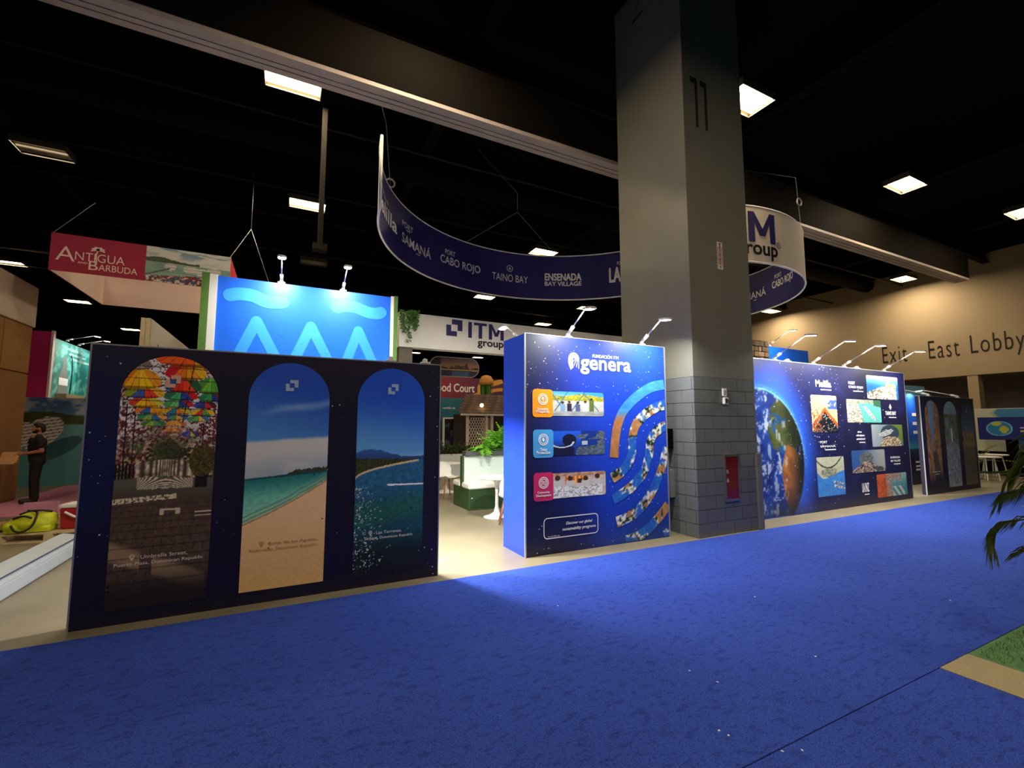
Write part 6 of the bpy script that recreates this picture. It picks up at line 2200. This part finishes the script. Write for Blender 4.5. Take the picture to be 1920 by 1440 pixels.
# ------------------------------------------------------------------ right side of the hall
ms = thing('map_wall', 'pale world map wall beyond the aisle carpet', 'map wall', (23.0, 7.34, 0))
MYW = 5.0
sheet('printed_skin', ms, (0, 0, .8), (0, -1, 0), UZ, MYW, 1.5, 90, 40, pic_world_map)
obj('frame', MB().box(0.005, .12, -MYW, 0, .78, 2.32), M_WHITE, ms)
obj('plinth', MB().box(.01, .5, -MYW, 0, 0, .78), M_BLACK, ms)
gs = thing('globe_screen', 'blue screen showing a globe in front of the map wall', 'screen', (22.2, 7.02, 0))
sheet('screen', gs, (-.004, 0, 1.22), (0, -1, 0), UZ, 1.62, .76, 90, 44, pic_globe_screen)
obj('case', MB().box(0, .07, -1.62, 0, 1.21, 1.99), M_BLACK, gs, bevel=.008)
obj('stand', MB().box(.02, .05, -.95, -.65, 0, 1.22).box(-.2, .3, -1.1, -.5, 0, .02), M_BLACK, gs)
M_PALM = mat('palm_leaf', (98, 112, 54), .5, var=.35, scale=10)


def shrub(x, y, label, h, n, sp, seed):
    r = random.Random(seed)
    t = thing('potted_palm', label, 'palm', (x, y, 0.013 if y < 4.9 else 0))
    obj('pot', MB().lathe([(.14, 0), (.19, .32), (.21, .34), (.20, .36), (.05, .35)], n=18), mat('dark_pot', (40, 38, 38), .5), t, smooth=True)
    for i in range(n):
        a = r.uniform(0, 2 * PI)
        mb = MB()
        frond_geo(mb, (0, 0, .36), (math.cos(a), math.sin(a), 0), r.uniform(.5, 1.0) * sp, r.uniform(.5, 1.3) * h, r.uniform(.3, .7) * h, .05, 12, .22)
        obj('frond', mb, M_PALM, t)
    return t


shrub(20.3, 6.75, 'leafy palm in a dark pot in front of the globe screen', .95, 16, .9, 1)
shrub(18.6, 4.70, 'leafy palm in a dark pot nearest the blue carpet end', .9, 16, .9, 2)
for k, (px, py) in enumerate(((1850, 900), (1866, 893))):
    q = Zp(px, py)
    t = thing('bistro_table', ('small white table with thin legs beside the palm pots', 'small white table with thin legs behind the other white table')[k], 'table', (q[0], q[1], 0))
    obj('table_top', MB().lathe([(.36, .70), (.38, .71), (.38, .73), (.36, .74)], n=20), M_WHITE, t)
    for a in (.4, 1.97, 3.54, 5.1):
        obj('leg', MB().tube([(.2 * math.cos(a), .2 * math.sin(a), .70), (.3 * math.cos(a), .3 * math.sin(a), 0)], .016, 6), M_WHITE, t)
# palm beside the turf corner: fronds reach over the carpet
pm = thing('areca_palm', 'large areca palm on the turf corner with arching fronds over the carpet', 'palm', (5.62, 1.05, 0.012))
pc = np.array([5.62, 1.05, 0.012])
obj('pot', MB().lathe([(.20, 0), (.26, .40), (.28, .43), (.27, .45), (.06, .44)], n=22), mat('dark_pot', (40, 38, 38)), pm, smooth=True)


def frond_px(pts, X, leaf, drop, n_sub=13, seed=0):
    r = random.Random(seed)
    P = [np.array([0.0, 0.0, .95])] + [Xp(px, py, X) - pc for px, py in pts]
    P = smooth_line(P, n_sub)
    mb = MB().tube(P, [max(.009 * (1 - i / len(P)), .002) for i in range(len(P))], 5)
    for i in range(6, len(P) - 1):
        d = P[i + 1] - P[i]
        d = d / (np.linalg.norm(d) + 1e-9)
        sd = np.cross(d, (0, 0, 1.0))
        sd = sd / (np.linalg.norm(sd) + 1e-9)
        for s in (-1, 1):
            l = leaf * r.uniform(.75, 1.15) * (1 - .35 * i / len(P))
            a = P[i]
            m1 = a + sd * s * l * .35 + d * l * .45 + np.array([0, 0, -.05 * l])
            tip = a + sd * s * l * .5 + d * l * .85 + np.array([0, 0, -drop * l])
            w_ = .0065
            wv = np.cross(tip - a, (0.3, 1, .2))
            wv = wv / (np.linalg.norm(wv) + 1e-9) * w_
            mb.add([a - wv * .4, a + wv * .4, m1 + wv, m1 - wv, tip], [(0, 1, 2, 3), (3, 2, 4)])
    return obj('frond', mb, M_PALM, pm)


frond_px(((1960, 970), (1925, 974), (1895, 976), (1872, 988), (1861, 1012), (1862, 1030)), 4.85, .20, .55, seed=1)
frond_px(((1965, 830), (1935, 845), (1910, 868), (1893, 895)), 5.0, .24, .6, seed=2)
frond_px(((1970, 900), (1945, 905), (1920, 915), (1895, 922), (1880, 935)), 5.0, .22, .5, seed=3)
frond_px(((1965, 860), (1930, 868), (1900, 880), (1870, 884), (1835, 884)), 5.1, .10, .2, seed=4)
frond_px(((1975, 1030), (1945, 1025), (1915, 1032)), 4.9, .2, .4, seed=5)
r_ = random.Random(9)
for i in range(12):
    a = r_.uniform(-1.9, 1.6)
    mb = MB()
    frond_geo(mb, (0, 0, .45), (math.cos(a), math.sin(a), 0), r_.uniform(.5, .95), r_.uniform(1.0, 1.7), r_.uniform(.5, .9), .03, 22, .28)
    mb.v = [(q[0], q[1], max(q[2], 0.05)) for q in mb.v]
    obj('frond', mb, M_PALM, pm)
for k in range(5):
    a = k * 1.3
    obj('stem', MB().tube([(.06 * math.cos(a), .06 * math.sin(a), .42), (.03 * math.cos(a), .03 * math.sin(a), 1.0)], .014, 6), mat('palm_stem', (96, 104, 50), .6), pm)
